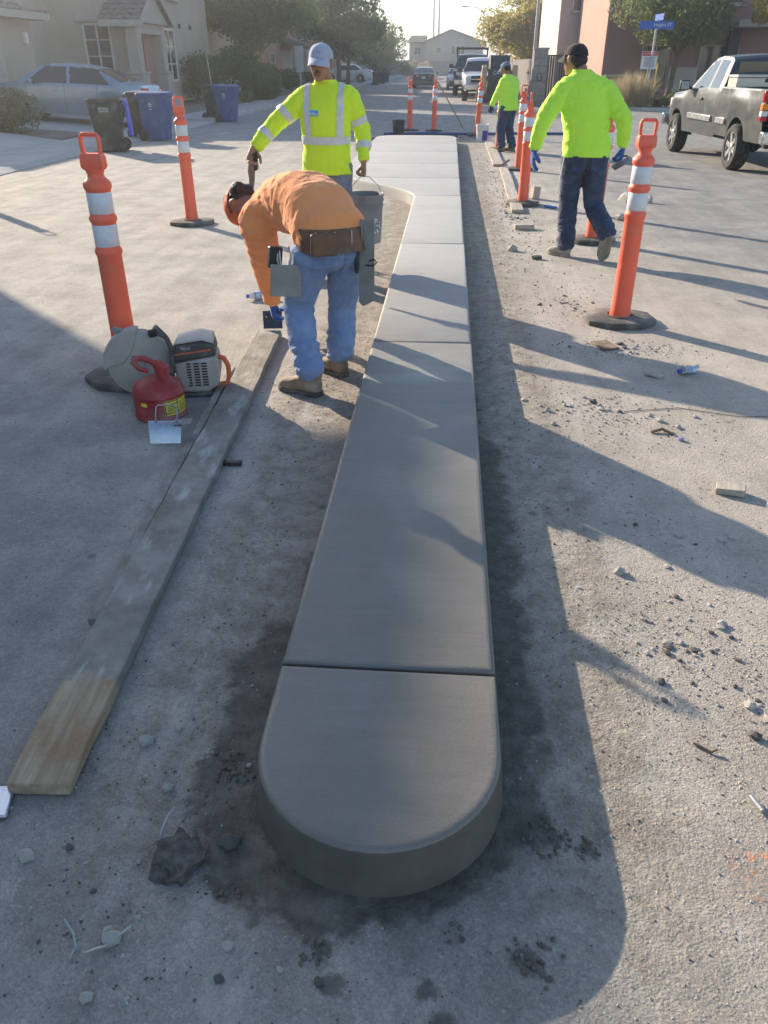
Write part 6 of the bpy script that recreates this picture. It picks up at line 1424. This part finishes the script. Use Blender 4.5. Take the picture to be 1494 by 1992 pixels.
# right side: cream house, gate wall, fence, rose house behind the tree
hC = thing('house', 'tall cream house behind the brown gate wall', 'house', group='houses on the right side')
walls(hC, [(6.15, 53), (16, 53), (16, 64), (6.15, 64)], .1, 7.2, m_lilac); MB().box((6.12, 58.5, 3.66), (.06, 11.0, 7.1)).build('sunlit_tone_side_wall', m_pale, hC); hip(hC, 6.1, 16, 53, 64, 7.25, 1.6, .4, ridge='x', courses=8)  # side panel coloured as sunlit, front walls coloured as shaded
win(hC, (6.75, 53, 4.2), (1, 0, 0), .8, 1.4, (0, -1, 0), 0, 0); MB().box((6.75, 52.9, 2.25), (1.1, .12, .12)).build('ledge', m_fascia, hC)
hD = thing('house', 'rose stucco house behind the round tree on the right', 'house', group='houses on the right side')
walls(hD, [(7.25, 43.2), (22, 43.2), (22, 52.9), (7.25, 52.9)], .1, 6.2, m_salmond); MB().box((7.22, 48.05, 3.15), (.06, 9.7, 6.1)).build('sunlit_salmon_side_wall', m_salmon, hD); hip(hD, 7.25, 22, 43.2, 52.9, 6.25, 1.6, .3, ridge='x', courses=8)  # sunlit salmon painted on the side, the shaded tone on the rest
win(hD, (8.95, 43.2, .55), (1, 0, 0), 1.3, 1.9, (0, -1, 0), 1, 0, m_fascia); win(hD, (11.6, 43.2, .9), (1, 0, 0), 1.8, 1.5, (0, -1, 0), 1, 0, m_fascia); win(hD, (11.4, 43.2, 4.0), (1, 0, 0), 1.8, 1.3, (0, -1, 0), 1, 0, m_fascia)
MB().box((10.9, 43.0, .8), (1.3, .5, 1.4)).build('low_wall', m_lilac, hD, bevel=.03); MB().box((8.1, 43.05, 1.15), (1.5, .25, .10)).build('ledge', m_fascia, hD); MB().box((13.9, 42.6, 3.2), (2.2, 1.2, .3)).build('canopy', m_fascia, hD, bevel=.05); MB().box((12.95, 42.9, 1.6), (.5, .5, 3.0)).build('entry_column', m_trim, hD, bevel=.03)
gw = thing('gate_wall', 'brown plastered gate pier beside the slatted metal gate', 'wall', (0, 0, 0))
MB().box((3.95, 40.2, 1.1), (.62, .35, 2.2)).build('pier', m_block, gw, bevel=.02); MB().box((3.95, 40.2, 2.22), (.7, .42, .08)).build('pier_cap', m_beige, gw, bevel=.01)
for k in range(7): MB().box((3.95, 40.0, .25+.29*k), (.60, .03, .27)).build('stone', m_block, gw, bevel=.008)
for s_ in (-.1, .1): MB().tube([(3.95+s_, 39.97, 1.2), (3.95+s_, 39.93, 1.1), (3.95+s_*.5, 39.93, .95)], .02, 6).build('iron_ornament', m_trim, gw, smooth=60)
gt = thing('metal_gate', 'dark brown slatted metal gate beside the gate pier', 'gate', (0, 0, 0)); m_gate = mat('dark_brown_gate', (.075, .052, .042), .6, .15, 6)
for k in range(15): MB().box((4.36+.115*k, 40.6+.1*k*.9, 1.05), (.085, .03, 1.8)).build('slat', m_gate, gt)
MB().bar((4.3, 40.55, 1.96), (6.0, 41.95, 1.96), .05, .06).build('rail', m_gate, gt); MB().bar((4.3, 40.55, .2), (6.0, 41.95, .2), .05, .06).build('rail', m_gate, gt)
fr_ = thing('side_wall', 'dark block wall running up the right side behind the gate pier', 'wall', (0, 0, 0))
for k in range(22): MB().box((4.75, 42.6+4.0*k, .95), (.2, 3.97, 1.9)).build('wall_panel', mat('dark_block', (.17, .15, .145), .95, .15, 5), fr_)
lw = thing('low_wall', 'low pale wall in front of the metal gate', 'wall', (0, 0, 0)); MB().bar((4.9, 39.4, .32), (6.6, 37.3, .32), .2, .42).build('coping', m_lilac, lw, bevel=.02)
# ================================================================ trees, hedge, shrubs
def leaf_mat(name, a, b, trans=.35):
    t = NT(name); p = t.pos(); c = t.mix(t.map(t.noise(p, 1.1, 4, .6), .3, .7), a, b); c = t.mix(t.map(t.noise(p, 9, 3), .4, .7), c, tuple(q*1.35 for q in b))
    d = t.n.new('ShaderNodeBsdfTranslucent'); t.put(d.inputs[0], t.mix(.5, c, tuple(min(1, q*2.0) for q in b)))
    m = t.n.new('ShaderNodeMixShader'); m.inputs[0].default_value = trans; t.out(c, .7, None, Specular_IOR_Level=.3)
    t.link(t.b.outputs[0], m.inputs[1]); t.link(d.outputs[0], m.inputs[2]); t.link(m.outputs[0], t.n['Material Output'].inputs[0]); return t.m
m_lf_ol = leaf_mat('olive_green_leaves', (0.093, 0.128, 0.051), (0.187, 0.212, 0.076)); m_lf_dk = leaf_mat('dark_green_leaves', (0.043, 0.072, 0.032), (0.094, 0.131, 0.051)); m_lf_ye = leaf_mat('yellow_green_leaves', (0.195, 0.188, 0.045), (0.36, 0.3, 0.083)); m_lf_hd = leaf_mat('hedge_leaves', (0.053, 0.083, 0.03), (0.12, 0.158, 0.045)); m_lf_dry = leaf_mat('dry_grass_blades', (.25, .20, .12), (.38, .31, .19)); m_lf_gr = leaf_mat('grey_green_leaves', (0.091, 0.104, 0.065), (0.182, 0.182, 0.104))
m_bark = mat('brown_bark', (.13, .095, .07), .95, .3, 10, .8, 30, .02); m_barkp = mat('pale_green_bark', (.28, .26, .15), .9, .25, 10, .5, 30, .01)
def leaves(mb, c, r, n, s, rd, shape=(1, 1, 1), shell=.55, droop=0.):
    for _ in range(n):
        while True:
            q = V((rd.uniform(-1, 1), rd.uniform(-1, 1), rd.uniform(-1, 1)))
            L = q.length
            if 1e-3 < L < 1: break
        q = q/L*(L**shell)
        p = V(c)+V((q.x*r*shape[0], q.y*r*shape[1], q.z*r*shape[2])); a = V((rd.gauss(0, 1), rd.gauss(0, 1), rd.gauss(0, 1)-droop)).normalized(); b = a.orthogonal().normalized()
        b = (Matrix.Rotation(rd.random()*6.28, 3, a) @ b); k = s*rd.uniform(.6, 1.3)
        mb.v += [tuple(p-a*k), tuple(p+b*k*.38), tuple(p+a*k), tuple(p-b*k*.38)]; o = len(mb.v)-4; mb.f.append((o, o+1, o+2, o+3)); mb.mi.append(0)
def make_tree(name, label, loc, h, rx, m_l, m_b, seed, nclump=26, nleaf=230, ls=.10, trunk_h=.32, trunk_r=.13, multi=1, low=.35, group='street trees', flat=.75):
    rd = random.Random(seed); t = thing(name, label, 'tree', loc, 0, group); wood = MB(); crown = MB(); tips = []
    for s_ in range(multi):
        an0 = rd.random()*6.28; top = V((rd.gauss(0, .12)+(.35*math.cos(an0) if multi > 1 else 0), rd.gauss(0, .12)+(.35*math.sin(an0) if multi > 1 else 0), h*trunk_h)); rt = trunk_r/(multi**.5)
        wood.tube([(0, 0, -.1), top*.5+V((rd.gauss(0, .06), rd.gauss(0, .06), 0)), top], [rt*1.3, rt, rt*.8], 10)
        nb = 7 if multi == 1 else 4
        for k in range(nb):
            a = 6.28*k/nb+rd.uniform(-.4, .4); e = rd.uniform(.5, 1.15); L = rd.uniform(.55, .95)*h*(1-trunk_h)*.8
            mid = top+V((math.cos(a)*math.cos(e), math.sin(a)*math.cos(e), math.sin(e)))*L*.5; end = mid+V((math.cos(a)*math.cos(e*.7)*rx/h*1.6, math.sin(a)*math.cos(e*.7)*rx/h*1.6, math.sin(e)*.8))*L*.5
            wood.tube([top-V((0, 0, .1)), mid, end], [rt*.55, rt*.34, rt*.12], 7); tips += [mid.lerp(end, .5), end]
            for j in range(3):
                a2 = a+rd.uniform(-1, 1); e2 = mid+V((math.cos(a2), math.sin(a2), rd.uniform(.1, .9)))*L*.35; wood.tube([mid, (mid+e2)/2+V((0, 0, .05)), e2], [rt*.22, rt*.14, rt*.06], 5); tips.append(e2)
    wood.build('trunk', m_b, t, smooth=60)
    zc = h*(low+(1-low)/2); hz = h*(1-low)/2
    cl = []
    for k in range(nclump):
        a = rd.random()*6.28; u = rd.uniform(-1, 1); q = rd.random()**.45; w = math.sqrt(max(0, 1-u*u*.8)); cl.append((V((rx*.82*q*w*math.cos(a), rx*.82*q*w*math.sin(a), zc+hz*.85*u)), rd.uniform(.20, .36)*rx))
    cl += [(p, rd.uniform(.16, .28)*rx) for p in tips]
    for c, r in cl: leaves(crown, c, r, nleaf, ls, rd, (1, 1, flat), .5)
    tag(crown.build('crown', m_l, t), kind=None); return t
make_tree('street_tree', 'big multi-stemmed olive green tree behind the hedge', (-10.1, 47, .3), 7.6, 3.3, m_lf_ol, m_barkp, 3, 30, 230, .11, .26, .20, 5, .30)
make_tree('street_tree', 'dark leafy tree behind the head of the worker in yellow', (-7.9, 62, .2), 7.8, 3.9, m_lf_dk, m_bark, 5, 36, 230, .14, .28, .16, 1, .24)
make_tree('street_tree', 'dark tree at the left frame of the street further on', (-8.6, 74, .2), 6.6, 3.2, m_lf_dk, m_bark, 6, 24, 200, .16, .3, .14, 1, .25)
make_tree('street_tree', 'small olive tree far up the left pavement', (-8.6, 101, .2), 5.6, 3.4, m_lf_ol, m_bark, 8, 22, 150, .20, .3, .14, 1, .25)
make_tree('street_tree', 'light round tree at the far end of the left side', (-9.5, 128, .2), 5.2, 3.4, m_lf_gr, m_bark, 9, 20, 140, .22, .3, .14, 1, .2)
make_tree('street_tree', 'yellow green tree behind the skid-steer loader', (6.6, 70, .1), 8.4, 4.0, m_lf_ye, m_barkp, 12, 36, 220, .15, .22, .18, 3, .12)
make_tree('street_tree', 'yellow green tree farther behind the first one on the right', (7.2, 84, .1), 7.0, 3.8, m_lf_ye, m_barkp, 13, 26, 200, .18, .25, .16, 3, .15)
make_tree('street_tree', 'round dark olive tree behind the street name sign', (9.75, 40.6, .1), 5.6, 2.75, m_lf_ol, m_bark, 15, 38, 260, .09, .34, .12, 1, .40)
make_tree('street_tree', 'tree at the upper right corner with bare hanging twigs', (13.4, 38.5, .1), 6.2, 2.0, m_lf_ye, m_bark, 17, 16, 200, .08, .36, .12, 1, .45)
def shrub(name, label, loc, r, shape, m_l, seed, n=14, nl=220, ls=.05, cat='shrub', group=None, blades=False):
    rd = random.Random(seed); t = thing(name, label, cat, loc, 0, group); st = MB(); cr = MB()
    for k in range(7):
        a = rd.random()*6.28; st.tube([(0, 0, -.05), (r*shape[0]*.4*math.cos(a), r*shape[1]*.4*math.sin(a), r*shape[2]*.7)], [.02, .008], 5)
    st.build('stems', m_bark, t, smooth=60)
    if blades:
        for k in range(nl*3):
            a = rd.random()*6.28; e = rd.uniform(.75, 1.5); L = r*shape[2]*rd.uniform(.8, 1.7); b = V((rd.gauss(0, .3)*r*shape[0], rd.gauss(0, .3)*r*shape[1], 0)); d = V((math.cos(a)*math.cos(e), math.sin(a)*math.cos(e), math.sin(e))); s_ = V((-math.sin(a), math.cos(a), 0))*.008
            cr.add([b-s_, b+s_, b+d*L*.6+s_, b+d*L*.6-s_, b+d*L+V((0, 0, -L*.1))], [(0, 1, 2, 3), (3, 2, 4)])
    else:
        for k in range(n):
            q = V((rd.uniform(-1, 1), rd.uniform(-1, 1), rd.uniform(0, 1))); q = q/max(1, q.length)
            leaves(cr, V((q.x*r*shape[0]*.75, q.y*r*shape[1]*.75, r*shape[2]*(.25+.65*q.z))), r*rd.uniform(.3, .45), nl, ls, rd, (1, 1, .8), .45)
    cr.build('foliage', m_l, t); return t
hd = thing('hedge', 'clipped rounded hedge beside the left pavement', 'hedge', (-9.3, 43.0, .12)); rd = random.Random(4); hm = MB()
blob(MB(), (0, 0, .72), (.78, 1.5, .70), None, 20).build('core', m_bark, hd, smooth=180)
for _ in range(7000):
    a = rd.random()*6.28; u = rd.uniform(-1, 1); w = math.sqrt(1-u*u); p = V((.88*w*math.cos(a), 1.65*w*math.sin(a), .74+.76*u)); p = V((math.copysign(abs(p.x/.88)**.7*.88, p.x), math.copysign(abs(p.y/1.65)**.7*1.65, p.y), p.z))+V((rd.gauss(0, .03), rd.gauss(0, .03), rd.gauss(0, .03)))
    a = V((rd.gauss(0, 1), rd.gauss(0, 1), rd.gauss(0, 1))).normalized(); b = a.orthogonal().normalized(); k = .055*rd.uniform(.6, 1.3); hm.add([p-a*k, p+b*k*.45, p+a*k, p-b*k*.45], [(0, 1, 2, 3)])
hm.build('foliage', m_lf_hd, hd)
shrub('shrub', 'dark tall shrub left of the hedge by the pale house', (-11.4, 44.5, .2), 1.8, (1, 1.2, 1.35), m_lf_dk, 31, 26, 240, .08)
shrub('shrub', 'dense dark shrub between the porch and the hedge', (-11.6, 39.5, .2), 1.5, (1, 1.3, 1.2), m_lf_dk, 32, 24, 240, .075)
shrub('shrub', 'low green shrub at the hedge foot near the bins', (-9.2, 38.6, .12), .5, (1.2, 1.2, 1), m_lf_ol, 33, 10, 160, .045)
shrub('shrub', 'hazy olive bush at the left edge of the picture by the driveway', (-10.75, 20.4, .15), .85, (.9, .8, 1.1), m_lf_gr, 34, 20, 260, .05)
shrub('grass_clump', 'dry pale grass clump under the parking sign', (7.35, 36.2, .1), .95, (1.1, .8, 1.), m_lf_dry, 41, nl=500, cat='grass clump', blades=True)
shrub('grass_clump', 'dry brown grass clump left of the parking sign', (6.55, 37.6, .1), .8, (1., .8, 1.), m_lf_dry, 42, nl=420, cat='grass clump', blades=True)
shrub('shrub', 'low leafy shrub at the foot of the yellow post', (8.5, 36.1, .1), .42, (1.4, .9, .8), m_lf_gr, 43, 10, 150, .05)
shrub('shrub', 'dark low shrub under the round tree', (9.6, 36.9, .1), .6, (1.3, 1, .9), m_lf_dk, 44, 12, 180, .05)
shrub('shrub', 'leafless pinkish shrub by the wall at the street end', (-5.2, 143, .1), 1.8, (1.3, 1, 1.2), m_lf_dry, 45, 14, 100, .10)
shrub('shrub', 'dark shrub at the street end by the block wall', (-9.5, 140, .1), 2.0, (2.2, 1, .9), m_lf_dk, 46, 16, 160, .14)
for k, (x_, y_) in enumerate(((-10.2, 56), (-10.6, 69), (-10.8, 92), (-9.9, 112))): shrub('shrub', ['dark front-yard shrub under the second tree', 'front-yard shrub beyond the second tree', 'front-yard shrub past the white sedan', 'last front-yard shrub on the left'][k], (x_, y_, .15), 1.1, (1, 1.6, 1), m_lf_dk, 50+k, 14, 180, .09)
# ================================================================ street furniture
m_pole = mat('galvanised_pole', (.40, .41, .42), .5, .08, 4, metal=.6)
def lamp(label, loc, h, arm, rz):
    t = thing('street_lamp', label, 'street lamp', loc, rz, 'street lamps'); MB().tube([(0, 0, 0), (0, 0, .8), (0, 0, h)], [.10, .085, .055], 14).build('pole', m_pole, t, smooth=60); MB().lathe([(.16, 0), (.16, .05), (.11, .08)], 14).build('base_plate', m_pole, t, smooth=30)
    MB().tube([(0, 0, h-.3), (-.25, 0, h+.05), (-.8, 0, h+.32), (-arm, 0, h+.42)], [.04, .038, .034, .03], 10).build('arm', m_pole, t, smooth=60)
    MB().loft([ell((-arm+.12, 0, h+.42), (0, 1, 0), (0, 0, 1), .06, .05, 12), ell((-arm-.25, 0, h+.42), (0, 1, 0), (0, 0, 1), .13, .07, 12), ell((-arm-.6, 0, h+.40), (0, 1, 0), (0, 0, 1), .10, .05, 12)]).build('lamp_head', m_pole, t, smooth=60); return t
lamp('tall street lamp standing far up the right kerb', (3.35, 100, .0), 6.6, 1.9, 0)
lamp('near street lamp pole rising beside the gate pier', (4.05, 44.5, .1), 8.2, 2.2, 0)
for k, (x_, h_) in enumerate(((-3.6, 16), (-2.6, 16.5))): tag(MB().tube([(x_, 172, 0), (x_, 172, h_)], [.24, .13], 10).build('transmission_pole', m_pole, smooth=60), ['left one of the two thin tall poles against the sky', 'right one of the two thin tall poles against the sky'][k], 'pole')
tag(MB().tube([(-12.5, 170, 0), (-12.5, 170, 8)], [.15, .12], 8).build('utility_pole', m_bark, smooth=60), 'short dark pole above the trees at the street end', 'pole')
ub = thing('sign_post_back', 'grey sign seen from behind near the left pavement', 'sign', (-7.95, 46.5, .1)); MB().box((0, 0, 1.0), (.06, .06, 2.2)).build('post', m_pole, ub); MB().box((0, -.05, 1.75), (.42, .02, 1.2)).build('plate', m_pole, ub, bevel=.005)
ps = thing('parking_sign', 'white parking sign with a red header beside the dry grass', 'sign', (7.90, 36.5, .1), rad(-8)); m_signr = mat('red_sign_print', (.52, .03, .04), .5, .05); m_signw = mat('white_sign_face', (.74, .74, .73), .5, .05)
MB().tube([(0, .02, 0), (0, .02, 1.9)], .024, 8).build('post', m_pole, ps, smooth=60); pf = MB().box((0, 0, 1.66), (.60, .008, .62)).build('face', m_signw, ps, bevel=.003)
MB().box((0, -.007, 1.885), (.58, .006, .15)).build('red_header', m_signr, pf)
for k in range(5): MB().box((0, -.007, 1.74-.07*k), (.44-.05*(k % 2), .004, .022)).build('text_line', m_navypr, pf)
text('header_lettering', 'NO PARKING', .075, m_signw, pf, (0, -.011, 1.885), (PI/2, 0, 0), .001)
yp = thing('yellow_post', 'thin yellow marker post right of the parking sign', 'post', (8.28, 36.6, .1)); MB().tube([(0, 0, 0), (0, 0, 1.55)], .03, 8).build('post', mat('yellow_post_paint', (.55, .36, .06), .6, .1), yp, smooth=60)
sn = thing('street_name_sign', 'blue street name sign on a pole in front of the round tree', 'sign', (7.95, 36.3, .1), rad(-6)); m_blue = mat('blue_sign_face', (.01, .09, .42), .4, .06)
MB().tube([(0, .02, 0), (0, .02, 2.75)], .045, 10).build('post', m_pole, sn, smooth=60); bl = MB().box((0, 0, 2.84), (1.28, .012, .28)).build('blade', m_blue, sn, bevel=.004); b2_ = MB().box((0.06, .02, 3.10), (.012, 1.0, .22), Matrix.Rotation(rad(12), 3, 'Z')).build('cross_blade', m_blue, sn, bevel=.004)
text('street_lettering', 'Heights ST', .15, m_signw, bl, (.22, -.009, 2.85), (PI/2, 0, 0), .001)
MB().box((.03, .01, 2.985), (.08, .05, .05)).build('bracket', m_pole, sn)
# ================================================================ air volume added to imitate the veil of lens flare at upper left
hz_ = bpy.data.materials.new('flare_veil_air'); hz_.use_nodes = True; hn = hz_.node_tree; hn.nodes.clear()
ho = hn.nodes.new('ShaderNodeOutputMaterial'); hv = hn.nodes.new('ShaderNodeVolumePrincipled')
hv.inputs['Color'].default_value = (.93, .95, 1.0, 1); hv.inputs['Density'].default_value = .0019; hv.inputs['Anisotropy'].default_value = .78
hn.links.new(hv.outputs[0], ho.inputs['Volume'])
tag(MB().box((0, 540, 8.0), (1420, 1340, 18.4)).build('veil_haze', hz_), 'thin air volume over the whole street, added for the flare veil', 'veil_haze', kind='stuff')
sc.cycles.volume_bounces = 0
